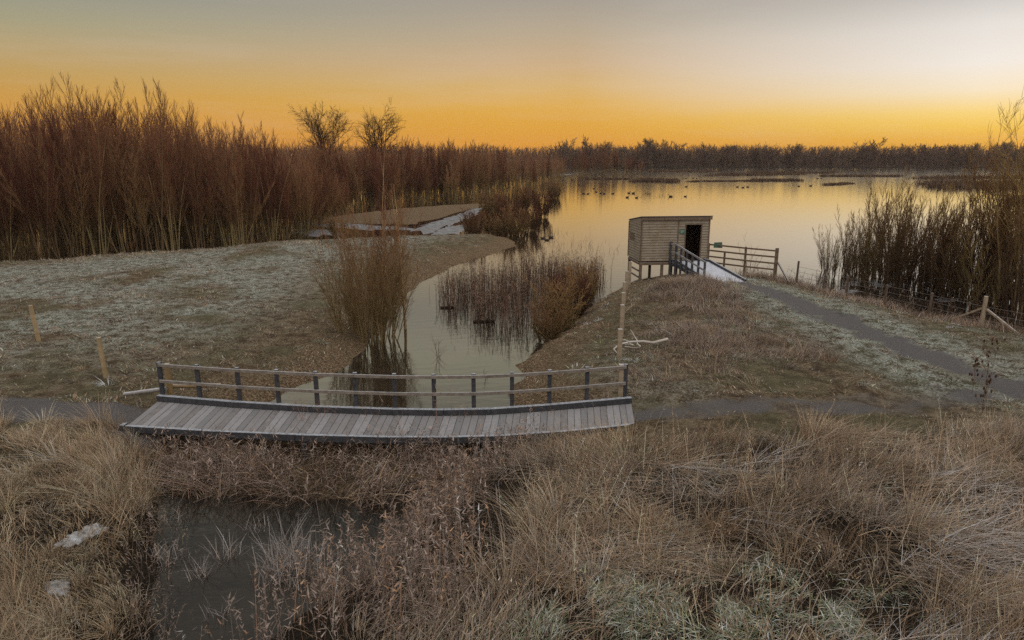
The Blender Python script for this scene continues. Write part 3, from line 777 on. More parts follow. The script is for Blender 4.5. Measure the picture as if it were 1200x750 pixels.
def build_trees():
    stem_m = bark_mat('willow_bark', (.125, .088, .045), (.215, .155, .08))
    twig_m = bark_mat('willow_twigs', (.12, .078, .036), (.165, .105, .05), (.18, .083, .048), 1.0, 5.5)
    bush_m = bark_mat('bush_twigs', (.085, .056, .030), (.125, .082, .040), (.19, .108, .046), 1.5, 5)
    sap_m = bark_mat('sapling_bark', (.22, .13, .075), (.34, .22, .13))
    dark_m = bark_mat('dark_twigs', (.055, .038, .028), (.075, .05, .035))
    far_m = bark_mat('far_twigs', (.095, .062, .046), (.125, .082, .060))
    # -------- the flooded willow wood on the left
    protos = []
    for k in range(11):
        rng = np.random.default_rng(200 + k)
        far_ = k >= 7
        s = stems(rng, int(rng.integers(4, 8)), 11.0, R(8), .7, .052, 8, .035, .03)
        ln_ = stems(rng, 1, 8.5, R(24), .5, .05, 8, .06, .02, .4)
        s = (np.concatenate([s[0], ln_[0]]), np.concatenate([s[1], ln_[1]]))
        b1 = grow(*s, rng, 26, .22, .99, 25, .30, 5, .12, .045, .45, taper=.72, rmin=.026 if far_ else .010)
        b2 = grow(*b1, rng, 8 if far_ else 12, .08, .98, 19, .60, 3, .10, .04, .7, taper=.5, rmin=.018 if far_ else .0072, rend=.5)
        protos.append(make_tree('bare_willow', None, 'tree', None, [(s[0], s[1], 5)], [(b1[0], b1[1], 3), (b2[0], b2[1], 3)], stem_m, twig_m))
    pl = Planter(protos)
    WL = 'slender bare willow clump standing in the flooded wood beyond the frosty field'
    edge = [(-130, 326), (0, 309), (60, 304), (130, 299), (200, 294), (260, 290), (310, 284), (352, 277), (372, 266)]
    E = np.array([P(a, b)[:2] for a, b in edge])
    seg = np.linalg.norm(np.diff(E, axis=0), axis=1); cum = np.concatenate([[0], np.cumsum(seg)])
    r = random.Random(5)
    cnt = 0
    for row in range(5):
        n = 30 if row < 3 else 22
        for i in range(n):
            s = (i + r.random()) / n * cum[-1]
            j = min(np.searchsorted(cum, s, side='right') - 1, len(seg) - 1); f = (s - cum[j]) / seg[j]
            p = E[j] * (1 - f) + E[j + 1] * f
            x, y = p[0] + r.uniform(-.6, .6) - row * .4, p[1] + .4 + row * (2.3 + row * .5) + r.uniform(-.5, 1.4)
            px = 600 + 800 * x / y
            top = np.interp(px, [-200, 0, 60, 130, 200, 270, 300, 350, 400], [118, 108, 104, 92, 106, 122, 150, 172, 190])
            t = y / .99
            hgt = CAMZ + (182 - top) / 800 * t
            sc = hgt / 11.2 * r.choice((.72, .82, .9, 1.0)) * r.uniform(.95, 1.06)
            pl.put(r.randrange(7), (x, y, 0), r.random() * 6.28, sc, WL, 'tree', 'bare willows in the flooded wood'); cnt += 1
    # second stand running on to the right behind the mud bank
    for i in range(120):
        px = r.uniform(372, 655); 
        by = np.interp(px, [372, 430, 480, 540, 600, 660], [252, 245, 240, 236, 226, 214]) - abs(r.gauss(0, 1)) * 9
        by = max(by, 203)
        p = P(px, by); t = p[1] / .99
        top = np.interp(px, [372, 420, 470, 520, 560, 640], [166, 166, 164, 166, 166, 182]) + r.uniform(-5, 16)
        sc = (CAMZ + (182 - top) / 800 * t) / 11.2
        sc = max(sc, .28)
        pl.put(7 + r.randrange(4), (p[0], p[1], 0), r.random() * 6.28, sc, 'reddish bare willow scrub standing in water behind the brown mud bank', 'tree', 'willow scrub behind the mud bank')
    # far clump standing out into the lake
    for i in range(30):
        px = 664 + 90 * r.random() ** .9; p = P(px, r.uniform(199, 206.5)); t = p[1] / .99
        top = np.interp(px, [660, 690, 720, 755], [170, 171, 171, 182]) + r.uniform(-2, 12)
        pl.put(7 + r.randrange(4), (p[0], p[1], 0), r.random() * 6.28, max((CAMZ + (182 - top) / 800 * t) / 11.2, .5) , 'bare brown tree in the clump that juts into the far lake', 'tree', 'clump jutting into the lake')
    # backing mass of the wood, too deep to tell one stem from the next
    rng = np.random.default_rng(77)
    mass = []
    nx = 3400
    u = rng.random(nx)
    xs_, ys_, hs_ = [], [], []
    for i in range(nx):
        px = rng.uniform(-260, 660)
        y0 = np.interp(px, [-260, 0, 130, 250, 350, 372, 420, 480, 600, 660], [52, 58, 61, 66, 78, 92, 105, 125, 150, 190])
        t = y0 + rng.random() ** 1.5 * 110
        top = np.interp(px, [-200, 0, 130, 250, 300, 350, 400, 470, 560, 660], [140, 136, 128, 150, 160, 168, 172, 174, 176, 180])
        hs_.append(max(3.5, (CAMZ + (182 - top) / 800 * min(t, y0 + 45)) * rng.uniform(.7, 1.05)))
        xs_.append((px - 600) / 800 * t); ys_.append(t)
    p = np.stack([xs_, ys_, np.full(nx, -.2)], 1); L = np.array(hs_)
    d = rng.normal(size=(nx, 3)) * .07; d[:, 2] = 1
    s = chain(p, d, L, 6, .02, .05, np.full(nx, .06), .2, rng)
    b1 = grow(*s, rng, 15, .17, 1, 30, .24, 4, .08, .09, .5, taper=.5, rmin=.024, rend=.6)
    V, Q = join_tubes([(s[0], s[1], 3), (b1[0], b1[1], 3)])
    o = obj('woods', np_mesh('woods', V, Q, mat=twig_m)); tag(o, 'dense mass of bare brown stems deep in the flooded wood', 'wood', kind='stuff')

    # -------- two round-headed trees on the skyline
    for k, (px, top, wd, lab) in enumerate(((398, 116, 60, 'broad bare tree with leaning limbs on the skyline above the wood'), (445, 120, 44, 'narrower round headed bare tree on the skyline beside the broad one'))):
        rng = np.random.default_rng(300 + k)
        t = 150.0; Hh = CAMZ + (182 - top) / 800 * t
        s = stems(rng, 9 if k == 0 else 7, Hh * .80, R(30 if k == 0 else 22), .35, .30, 7, .05, .015, .12)
        b1 = grow(*s, rng, 9, .45, 1, 44, .36, 5, .03, .06, .6, taper=.25)
        b2 = grow(*b1, rng, 8, .25, 1, 40, .46, 4, .0, .08, .6, taper=.2, rmin=.028)
        b3 = grow(*b2, rng, 6, .15, 1, 40, .5, 3, -.02, .08, .6, taper=.2, rmin=.018, rend=.5)
        tr = make_tree('skyline_tree', lab, 'tree', None, [(s[0], s[1], 6)], [(b1[0], b1[1], 4), (b2[0], b2[1], 3), (b3[0], b3[1], 3)], dark_m, dark_m)
        tr.location = ((px - 600) / 800 * t, t, 0)

    # -------- the far wood across the lake
    protos = []
    for k in range(5):
        rng = np.random.default_rng(400 + k)
        s = stems(rng, 1 + k % 2, 7.5, R(6), .2, .30, 5, .05, .02, .1)
        b1 = grow(*s, rng, 14, .12, 1, 58, .62, 6, .17, .10, .6, taper=.35)
        b2 = grow(*b1, rng, 9, .2, 1, 42, .45, 4, .06, .12, .6, taper=.3, rmin=.045)
        b3 = grow(*b2, rng, 8, .2, 1, 38, .55, 3, .04, .1, .7, taper=.3, rmin=.032, rend=.6)
        protos.append(make_tree('far_tree', None, 'tree', None, [(s[0], s[1], 4)], [(b1[0], b1[1], 3), (b2[0], b2[1], 3), (b3[0], b3[1], 3)], far_m, far_m))
    pf = Planter(protos)
    for i in range(150):
        px = 640 + 590 * (i + r.random()) / 150
        y = 404 + r.random() ** 1.5 * 60
        hgt = CAMZ + np.interp(px, [640, 690, 720, 760, 800, 900, 970, 985, 1015, 1030, 1080, 1150, 1200], [16, 22, 13, 20, 13, 13, 12, 23, 22, 13, 12, 14, 16]) / 800 * y
        pf.put(r.randrange(5), ((px - 600) / 800 * y, y, -.1), r.random() * 6.28, hgt / 10.5 * r.choice((.6, .7, .8, .85, .95, 1.1)), 'bare tree in the dark line of woodland across the lake', 'tree', 'trees across the lake')
    pf.clean()
    # wooded ridge beyond, one mass
    rng = np.random.default_rng(78)
    nx = 3600
    px = rng.uniform(230, 1320, nx); y = 415 + rng.random(nx) ** 1.3 * 280
    p = np.stack([(px - 600) / 800 * y, y, np.full(nx, .3)], 1)
    L = (CAMZ + (7 + 6 * fbm(px, y * 0, 40, 3, 14)) / 800 * y) * rng.uniform(.62, 1.0, nx)
    d = rng.normal(size=(nx, 3)) * .06; d[:, 2] = 1
    s = chain(p, d, L, 4, .02, .05, np.full(nx, .25), .3, rng)
    b1 = grow(*s, rng, 12, .02, .95, 62, .32, 4, .22, .1, .5, taper=.25, rmin=.13)
    V, Q = join_tubes([(s[0], s[1], 3), (b1[0], b1[1], 3)])
    o = obj('far_woods', np_mesh('far_woods', V, Q, mat=far_m)); tag(o, 'dark far woodland behind the trees across the lake', 'wood', kind='stuff')

    # -------- bushes in the water on the right
    protos = []
    for k in range(6):
        rng = np.random.default_rng(500 + k)
        s = stems(rng, int(rng.integers(7, 11)), 5.6, R(13), .55, .034, 8, .045, .03, .45)
        b1 = grow(*s, rng, 17, .04, .98, 24, .27, 5, .15, .07, .5, taper=.65, rmin=.010)
        b2 = grow(*b1, rng, 7, .1, .98, 24, .50, 3, .12, .08, .7, taper=.4, rmin=.0075, rend=.5)
        protos.append(make_tree('willow_bush', None, 'bush', None, [(s[0], s[1], 4)], [(b1[0], b1[1], 3), (b2[0], b2[1], 3)], dark_m, bush_m, 'stem', 'twigs'))
    pb = Planter(protos)
    spots = [(968, 318, 262), (985, 322, 250), (1000, 330, 240), (1012, 322, 226), (1022, 338, 230), (1034, 330, 212), (1046, 342, 222), (1050, 326, 208), (1064, 338, 216),
             (1076, 346, 232), (1088, 334, 214), (1096, 350, 228), (1108, 340, 222), (1118, 352, 236), (1128, 344, 216), (1140, 356, 222), (1150, 346, 206), (1160, 358, 214),
             (1172, 352, 196), (1184, 362, 190), (1196, 356, 182), (1208, 366, 178), (1225, 360, 180), (1250, 366, 170), (1280, 370, 176)]
    spots += [(a + 9, b - 5, c + 8) for a, b, c in spots if 975 < a < 1130] + [(974, 326, 268), (1006, 336, 236), (1150, 366, 226), (1190, 371, 212)]
    for i, (px, by, ty) in enumerate(spots):
        p = P(px, by); t = -(CAMZ) / (-SP + (375 - by) / 800 * CP)
        sc = (by - ty) / 800 * t / 5.4
        pb.put(i, p, r.random() * 6.28, sc, 'leafless willow bush standing in the water beyond the wire fence', 'bush', 'willow bushes beyond the wire fence')
    # tall sprays at the right edge
    rng = np.random.default_rng(560)
    for k, (px, by, ty, ns, lab) in enumerate(((1133, 352, 142, 3, 'tallest slim sapling rising behind the willow bushes above the far wood'), (1168, 366, 152, 4, 'leaning bare sapling with spreading branches at the right of the bushes'), (1192, 368, 136, 6, 'tall golden brown bare willow at the right edge of the photo'),
                                              (1181, 360, 158, 4, 'slender bare sapling just left of the tall willow at the right edge'), (1152, 354, 176, 4, 'shorter thin sapling among the willow bushes left of the leaning one'), (1212, 362, 150, 4, 'bare sapling cut by the right edge of the photo'))):
        p = P(px, by); t = -(CAMZ) / (-SP + (375 - by) / 800 * CP)
        s = stems(rng, ns, (by - ty) / 800 * t * 1.03, R(6 + 3 * min(k, 2)), .3, .055, 9, .05, .02, .3)
        b1 = grow(*s, rng, 15, .30, .99, 34, .30, 6, .09, .07, .5, taper=.55)
        b2 = grow(*b1, rng, 8, .15, 1, 28, .5, 4, .07, .06, .6, taper=.3, rmin=.008, rend=.5)
        tr = make_tree('willow_sapling', lab, 'tree', None, [(s[0], s[1], 5)], [(b1[0], b1[1], 3), (b2[0], b2[1], 3)], stem_m, bush_m)
        tr.location = [float(v) for v in p]
    # -------- the big willow at the channel edge, two saplings in it
    rng = np.random.default_rng(600)
    s = stems(rng, 75, 6.0, R(18), 1.25, .024, 8, .05, .03, .6)
    b1 = grow(*s, rng, 15, .10, .98, 24, .28, 5, .10, .05, .5, taper=.5, rmin=.006)
    b2 = grow(*b1, rng, 7, .1, 1, 24, .5, 3, .06, .05, .7, taper=.3, rmin=.005, rend=.5)
    tr = make_tree('channel_willow', 'wide bare willow bush at the edge of the channel behind the bridge', 'bush', None, [(s[0], s[1], 4)], [(b1[0], b1[1], 3), (b2[0], b2[1], 3)], stem_m, twig_m, 'stem', 'twigs')
    tr.location = [float(v) for v in P(432, 396, .1)]
    for k, (px, by, ty, lab) in enumerate(((447, 388, 172, 'taller slim bare sapling rising out of the big channel willow'), (474, 384, 214, 'slim sapling on the channel side of the big willow'))):
        p = P(px, by, .05); t = (.05 - CAMZ) / (-SP + (375 - by) / 800 * CP)
        s = stems(rng, 2, (by - ty) / 800 * t * 1.03, R(3), .1, .06, 10, .03, .02, .15)
        b1 = grow(*s, rng, 30, .15, .99, 38, .17, 5, .09, .1, .5, taper=.5, rmin=.007)
        b2 = grow(*b1, rng, 9, .15, 1, 34, .45, 3, .07, .1, .6, taper=.3, rmin=.006, rend=.6)
        tr = make_tree('sapling', lab, 'tree', None, [(s[0], s[1], 5)], [(b1[0], b1[1], 3), (b2[0], b2[1], 3)], sap_m, twig_m)
        tr.location = [float(v) for v in p]
    rng = np.random.default_rng(640)
    s = stems(rng, 9, 2.6, R(30), .15, .016, 6, .07, .02, .5)
    b1 = grow(*s, rng, 7, .2, .98, 34, .35, 4, .06, .1, .5, rmin=.006)
    tr = make_tree('thin_bush', 'thin bare bush growing behind the rail fence beside the hide', 'bush', None, [(s[0], s[1], 4)], [(b1[0], b1[1], 3)], dark_m, bush_m, 'stem', 'twigs')
    tr.location = [float(v) for v in P(878, 320, .5)]
    # -------- low shrubs: by the mud spit, by the reed bed
    protos = []
    for k in range(5):
        rng = np.random.default_rng(650 + k)
        s = stems(rng, 34, 5.2, R(24), 1.0, .04, 6, .07, .04, .5)
        b1 = grow(*s, rng, 13, .06, .98, 34, .30, 4, .08, .12, .5, taper=.5, rmin=.03)
        b2 = grow(*b1, rng, 6, .1, 1, 34, .5, 3, .06, .12, .7, taper=.3, rmin=.027, rend=.6)
        protos.append(make_tree('low_shrub', None, 'bush', None, [(s[0], s[1], 4)], [(b1[0], b1[1], 3), (b2[0], b2[1], 3)], dark_m, twig_m, 'stem', 'twigs'))
    ps = Planter(protos)
    for i, (px, by, ty, lab) in enumerate(((556, 279, 243, 'spreading low bush at the tip of the mud spit'), (578, 276, 246, 'dark bush just behind the one at the mud spit'), (604, 276, 240, 'bare bush in the water right of the mud spit'),
                                           (620, 270, 238, 'upright bare bush in the water beside the open lake'), (596, 262, 226, 'leggy bush standing behind the mud spit bushes'), (636, 254, 222, 'bush at the end of the willow scrub by the open lake'),
                                           (650, 232, 208, 'round dark bush at the lake end of the scrub'), (612, 246, 214, 'tall bush in the middle of the flooded scrub'), (575, 255, 216, 'dense bush behind the ice strip'),
                                           (655, 388, 322, 'dense brown shrub at the foot of the hide bank nearest the bridge'), (668, 372, 312, 'dense brown shrub in the middle of the row below the hide bank'), (684, 354, 304, 'brown shrub nearest the hide on the channel bank'),
                                           (642, 400, 352, 'small shrub at the water corner of the hide bank'), (395, 276, 250, 'low bush at the far end of the frosty field'), (415, 283, 262, 'small bush by the ice strip behind the field'))):
        p = P(px, by); t = -(CAMZ) / (-SP + (375 - by) / 800 * CP)
        ps.put(i, p, r.random() * 6.28, max((by - ty) / 800 * t / 5.2, .15), lab, 'bush', 'low shrubs along the channel')
    pb.clean(); pl.clean(); ps.clean()

# ------------------------------------------------------------------ footbridge
def lerp(a, b, t): return np.asarray(a) * (1 - t) + np.asarray(b) * t

def polyline_at(pts, s):
    pts = np.asarray(pts); seg = np.linalg.norm(np.diff(pts, axis=0), axis=1); cum = np.concatenate([[0], np.cumsum(seg)]) / seg.sum()
    j = min(max(np.searchsorted(cum, s, side='right') - 1, 0), len(seg) - 1)
    return lerp(pts[j], pts[j + 1], (s - cum[j]) / (cum[j + 1] - cum[j]))

def build_bridge():
    deck_m = wood_mat('frosted_deck_boards', (.064, .05, .039), (.125, .103, .087), (.078, .056, .041), .24, 5, (3, .6, 1))
    dark = wood_mat('dark_stained_timber', (.030, .031, .035), (.062, .062, .066), None, .75, 8, (1, 1, 1))
    rail_m = wood_mat('weathered_rail', (.125, .105, .085), (.235, .205, .172), None, .5, 7, (1, 1, 1))
    Z = .90
    far = [P(a, b, Z) for a, b in ((185, 470), (275, 477.5), (366, 483), (460, 486.3), (520, 487), (575, 486), (645, 481), (740, 472.5))]
    near = [P(a, b, Z) for a, b in ((150, 498), (250, 504), (355, 508.5), (455, 511), (525, 511), (588, 509.5), (665, 504), (744, 496))]
    root = thing('footbridge', 'curved grey timber footbridge with one handrail over the channel', 'bridge', (far[0] + near[-1]) / 2 * (1, 1, 0))
    off = np.array(root.location)
    far = [p - off for p in far]; near = [p - off for p in near]
    mb = MB(); n = 72; rr = random.Random(3)
    for i in range(n):
        s0, s1 = (i + .02) / n, (i + .98) / n
        z1 = Z + rr.uniform(-.004, .004); z0 = Z - .05
        a, b, c, d = polyline_at(near, s0), polyline_at(near, s1), polyline_at(far, s1), polyline_at(far, s0)
        e = rr.uniform(-.03, .03)
        q = lambda p, z, k=0: (p[0], p[1] + k, z)
        mb.hexa([q(a, z0, e), q(b, z0, e), q(c, z0), q(d, z0), q(a, z1, e), q(b, z1, e), q(c, z1), q(d, z1)])
    dk = mb.build('deck', deck_m, root, .006)
    for t_ in (((.042, .033, .027), (.088, .072, .06), .2), ((.072, .058, .048), (.145, .123, .106), .34), ((.058, .042, .032), (.108, .085, .068), .14)):
        dk.data.materials.append(wood_mat('frosted_deck_boards', t_[0], t_[1], None, t_[2], 5, (3, .6, 1)))
    for i, p_ in enumerate(dk.data.polygons): p_.material_index = (i // 6 * 7 + i // 6 // 3) % 4
    # bearers below
    mb = MB()
    for k in range(len(far) - 1):
        for f in (.12, .5, .88):
            a, b = lerp(near[k], far[k], f), lerp(near[k + 1], far[k + 1], f)
            mb.bar((a[0], a[1], Z - .17), (b[0], b[1], Z - .17), .12, .22)
    for k in range(5):
        for f in (.06, .94):
            a = lerp(near[k], far[k], f); mb.tube((a[0], a[1], -.9), (a[0], a[1], Z - .285), .09, .09, 8)
    mb.build('bearers', dark, root)
    # far kerb, near edge beam
    mb = MB()
    for k in range(len(far) - 1):
        a, b = far[k], far[k + 1]
        mb.bar((a[0], a[1] + .03, Z + .09), (b[0], b[1] + .03, Z + .09), .14, .16)
    mb.build('kerb', dark, root, .01)
    mb = MB()
    for k in range(len(near) - 1):
        a, b = near[k], near[k + 1]
        mb.bar((a[0], a[1] - .09, Z - .055), (b[0], b[1] - .09, Z - .055), .11, .17)
    mb.build('edge_beam', dark, root, .01)
    mb = MB()
    for s in (.1, .34, .56, .78):
        mb = MB(); a = polyline_at(near, s); mb.box(a[0] - .05, a[0] + .05, a[1] - .18, a[1] - .147, Z - .16, Z + .045)
        mb.build('beam_cleat', dark, root, .006)
    mb = MB(); a = near[0]; mb.box(a[0] - .13, a[0] - .01, a[1] - .16, a[1] + .02, Z - .5, Z + .055)
    mb.build('beam_end_block', dark, root, .006)
    # posts and rails
    pxs = [188, 232, 279, 325, 370.5, 416.5, 462.5, 508.5, 555, 600, 644, 688, 733]
    tops = []
    for px in pxs:
        by = np.interp(px, [185, 275, 366, 460, 520, 575, 645, 740], [470, 477.5, 483, 486.3, 487, 486, 481, 472.5])
        p = P(px, by, Z) - off
        x, y = p[0], p[1] + .17
        m = MB(); m.box(x - .055, x + .055, y - .05, y + .05, Z - .3, Z + 1.10)
        m.build('post', dark, root, .012)
        tops.append((x, y))
    for nm, zz, hh in (('top_rail', Z + 1.03, .085), ('mid_rail', Z + .56, .085)):
        m = MB()
        for a, b in zip(tops[:-1], tops[1:]):
            m.bar((a[0], a[1] - .075, zz), (b[0], b[1] - .075, zz), .045, hh)
        m.build(nm, rail_m, root, .006)
    # log rail fence that meets the bridge's left end
    log_m = wood_mat('peeled_log', (.22, .14, .06), (.33, .225, .11), (.20, .155, .10), .5, 5, (1, 1, 1))
    grey_m = wood_mat('grey_log', (.16, .14, .12), (.30, .28, .26), None, .9, 5, (1, 1, 1))
    b0 = P(193, 470, .85); z0 = height(b0[0:1], b0[1:2] + .35)[0]
    t = thing('log_barrier', 'round timber post with two log rails at the left end of the bridge', 'barrier', (b0[0], b0[1] + .35, z0))
    m = MB(); m.tube((0, 0, -.3), (0, 0, 1.42), .085, .08, 12); m.build('post', log_m, t)
    m = MB(); m.tube((.02, .14, .70), (1.25, .5, .60), .065, .06, 10); m.build('rail', log_m, t)
    m = MB(); m.tube((-1.30, -.05, .52), (-.02, -.14, .72), .055, .06, 10); m.build('grey_rail', grey_m, t)

# ------------------------------------------------------------------ the hide
def build_hide():
    board = wood_mat('weathered_boards', (.175, .145, .105), (.335, .29, .215), (.20, .15, .098), .2, 5, (.6, .6, 6))
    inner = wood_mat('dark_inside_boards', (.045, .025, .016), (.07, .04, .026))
    dark = wood_mat('dark_stained_timber_2', (.032, .033, .038), (.07, .07, .075), None, .8, 8)
    brown = wood_mat('brown_timber', (.10, .07, .045), (.19, .14, .095), None, .5, 7)
    roofm = wood_mat('roof_felt', (.05, .045, .042), (.09, .08, .075), None, .75, 9)
    FL = PT(749, 325, 38.0); zf = 1.90
    org = np.array((FL[0], FL[1], 0))
    ux = np.array((3.86, .42)); Wd = np.hypot(*ux); a = math.atan2(ux[1], ux[0]); Dp = 2.3
    h = thing('bird_hide', 'weathered timber bird hide on stilts above the lake with an open doorway', 'hide', org, a)
    H1, H0 = 4.36 , 4.02       # roof height at the front and the back
    zr = lambda y: H1 + (H0 - H1) * y / Dp
    d0, d1, dh = 2.52, 3.40, 1.98       # doorway
    def clad(x0, x1, z0, z1, y):       # weatherboards facing -y
        m = MB(); k = 0; z = z0
        while z < z1 - .02:
            t = min(z + .145, z1)
            m.hexa([(x0, y - .046, z + .014), (x1, y - .046, z + .014), (x1, y, z + .014), (x0, y, z + .014), (x0, y - .010, t + .01), (x1, y - .010, t + .01), (x1, y, t + .01), (x0, y, t + .01)])
            z = t; k += 1
        return m
    def merge(*ms):
        o = MB()
        for q in ms:
            n = len(o.v); o.v += q.v; o.f += [tuple(i + n for i in f) for f in q.f]
        return o
    top = H1 - .16
    front = merge(clad(.06, 2.05, zf, top, 0), clad(2.12, d0 - .05, zf, top, 0), clad(d1 + .05, Wd - .06, zf, top, 0), clad(d0 - .05, d1 + .05, zf + dh + .06, top, 0))
    w = front.build('front_wall', board, h)
    m = MB(); m.box(2.05, 2.12, -.055, 0, zf, top); m.build('batten', brown, w)
    # side walls: boards facing -x and +x
    def side(x, sgn):
        m = MB(); z = zf
        while z < H1 - .2:
            t = z + .145
            y1 = Dp if t < H0 - .1 else max(.3, (H1 - .1 - t) / (H1 - H0) * Dp)
            y1 = min(y1, Dp)
            o, i_ = .046 * sgn, .010 * sgn
            q = [(x, .02, z), (x, y1, z), (x + o, y1, z), (x + o, .02, z), (x, .02, t), (x, y1, t), (x + i_, y1, t), (x + i_, .02, t)]
            if sgn < 0: q = [q[k] for k in (3, 2, 1, 0, 7, 6, 5, 4)]
            m.hexa(q); z = t
        return m
    sl = side(0, -1).build('side_wall', board, h)
    m = MB(); m.box(-.064, -.048, 1.15, 1.95, zf + 1.05, zf + 1.45); m.build('shutter', brown, sl)
    side(Wd, 1).build('side_wall', board, h)
    for x in (0, Wd):
        g = 1 if x else -1; m = MB(); xa, xb = sorted((x + .002 * g, x + .030 * g))
        m.hexa([(xa, .02, H0 - .42), (xb, .02, H0 - .42), (xb, Dp, H0 - .42), (xa, Dp, H0 - .42), (xa, .02, zr(.02) - .06), (xb, .02, zr(.02) - .06), (xb, Dp, zr(Dp) - .06), (xa, Dp, zr(Dp) - .06)])
        m.build('gable_board', board, h)
    m = MB(); m.box(0.03, Wd - .03, Dp - .04, Dp, zf, H0 - .1); m.build('back_wall', board, h)
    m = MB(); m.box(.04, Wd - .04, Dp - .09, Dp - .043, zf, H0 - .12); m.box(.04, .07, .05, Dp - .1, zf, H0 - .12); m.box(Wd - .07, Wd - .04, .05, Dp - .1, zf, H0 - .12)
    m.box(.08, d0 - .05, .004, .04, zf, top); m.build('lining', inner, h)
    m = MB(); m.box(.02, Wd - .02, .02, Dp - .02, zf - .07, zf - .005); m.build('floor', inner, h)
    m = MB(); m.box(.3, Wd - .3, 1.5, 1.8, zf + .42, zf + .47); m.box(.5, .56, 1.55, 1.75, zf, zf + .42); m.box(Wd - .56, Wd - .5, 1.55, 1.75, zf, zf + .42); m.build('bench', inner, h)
    for x in (0, Wd - .06):
        m = MB(); m.box(x, x + .06, -.06, .018, zf - .02, top); m.build('corner_board', brown, h)
    m = MB(); m.box(-.065, -.047, Dp - .08, Dp + .01, zf - .02, H0 - .1); m.build('corner_board', brown, h)
    m = MB(); m.box(d0 - .05, d0, -.05, .06, zf, zf + dh + .06); m.box(d1, d1 + .05, -.05, .06, zf, zf + dh + .06); m.box(d0, d1, -.047, .06, zf + dh, zf + dh + .06)
    m.build('door_frame', brown, h)
    m = MB(); y0, y1 = -.14, Dp + .06
    m.hexa([(-.06, y0, zr(y0) - .05), (Wd + .1, y0, zr(y0) - .05), (Wd + .1, y1, zr(y1) - .05), (-.06, y1, zr(y1) - .05),
            (-.06, y0, zr(y0)), (Wd + .1, y0, zr(y0)), (Wd + .1, y1, zr(y1)), (-.06, y1, zr(y1))])
    rf = m.build('roof', roofm, h, .008)
    m = MB(); m.box(-.05, Wd + .08, -.125, -.095, H1 - .2, H1 - .052)
    m.build('fascia', brown, rf)
    m = MB(); m.box(-.02, Wd + .02, -.06, .05, zf - .22, zf - .075); m.box(-.02, Wd + .02, Dp - .08, Dp + .04, zf - .22, zf - .075)
    m.box(-.06, .04, .06, Dp - .1, zf - .20, zf - .075); m.box(Wd - .04, Wd + .06, .06, Dp - .1, zf - .20, zf - .075)
    m.build('floor_beam', brown, h, .006)
    for x, y in ((.06, .0), (1.28, .0), (2.1, .0), (Wd - .1, .0), (.06, Dp - .05), (1.3, Dp - .05), (2.6, Dp - .05), (Wd - .1, Dp - .05)):
        m = MB(); m.box(x - .07, x + .07, y - .045, y + .085, -.9, zf - .224); m.build('stilt', brown, h, .008)
    for z in (1.0, 1.35):
        m = MB(); m.bar((-.02, .1, z), (-.02, Dp - .12, z), .05, .09); m.build('brace', brown, h)
    sg = wood_mat('green_sign_paint', (.055, .12, .085), (.075, .15, .105))
    wt = wood_mat('pale_sign_print', (.32, .36, .32), (.38, .42, .38))
    s = MB(); s.box(2.17, 2.47, -.067, -.055, zf + 1.50, zf + 1.74); s = s.build('sign', sg, h)
    m = MB()
    for k in range(3): m.box(2.21, 2.43 - .05 * k, -.072, -.069, zf + 1.67 - k * .06, zf + 1.69 - k * .06)
    m.build('print', wt, s)

    # ramp up to the door
    ca, sa = math.cos(a), math.sin(a)
    Wp = lambda x, y, z: np.array((org[0] + x * ca - y * sa, org[1] + x * sa + y * ca, z))
    A2, B2 = Wp(1.78, -.09, zf - .01), Wp(3.62, -.09, zf - .01)
    A, B = P(828, 329, 1.14), P(874, 330, 1.14)
    A2m, B2m = lerp(A2, A, .16), lerp(B2, B, .16)
    A2m[2] = B2m[2] = zf - .03
    frost = wood_mat('frosty_ramp_surface', (.24, .25, .275), (.40, .41, .445), None, .9, 5)
    rt = thing('access_ramp', 'sloping timber ramp white with frost leading up to the hide door', 'ramp', A)
    q = lambda p, dz=0: tuple(np.asarray(p) - A + (0, 0, dz))
    m = MB()
    m.hexa([q(A2m, -.06), q(B2m, -.06), q(B2, -.06), q(A2, -.06), q(A2m), q(B2m), q(B2), q(A2)])
    m.hexa([q(A, -.06), q(B, -.06), q(B2m, -.06), q(A2m, -.06), q(A), q(B), q(B2m), q(A2m)])
    m.build('deck', frost, rt)
    m = MB(); m.bar(q(B, .06), q(B2m, .06), .12, .13); m.bar(q(B2m, .062), q(B2, .062), .12, .13); m.build('kerb', dark, rt, .01)
    m = MB(); m.bar(q(A, .06), q(A2m, .06), .10, .12); m.bar(q(A2m, .062), q(A2, .062), .10, .12); m.build('kerb', dark, rt, .01)
    m = MB()
    for p0, p1 in ((A, A2m), (B, B2m), (A2m, A2), (B2m, B2)): m.bar(q(p0, -.17), q(p1, -.17), .1, .2)
    m.build('bearers', dark, rt)
    tp = []
    for k, f in enumerate((-.02, .16, .31, .47, .63, .80, .97)):
        p = lerp(A2, A, max(f, .0)); 
        if f < .2: p[2] = zf - .02
        else: p[2] = zf - .03 + (A[2] - zf + .03) * (f - .16) / .84
        side_ = np.array((-.10, -.05, 0)); g = height(p[0:1], p[1:2])[0]
        m = MB(); c = q(p + side_)
        m.box(c[0] - .055, c[0] + .055, c[1] - .05, c[1] + .05, min(g, p[2]) - A[2] - .35, c[2] + (1.12 if k == 0 else 1.02)); m.build('post', dark, rt, .01)
        tp.append(np.array(c) + (0, -.07, 0))
    for nm, dz in (('top_rail', .97), ('mid_rail', .52)):
        m = MB()
        for a_, b_ in zip(tp[:-1], tp[1:]): m.bar(a_ + (0, 0, dz), b_ + (0, 0, dz), .045, .09)
        m.build(nm, wood_mat('ramp_rail_' + nm, (.13, .12, .115), (.25, .235, .225), None, .7, 7), rt)

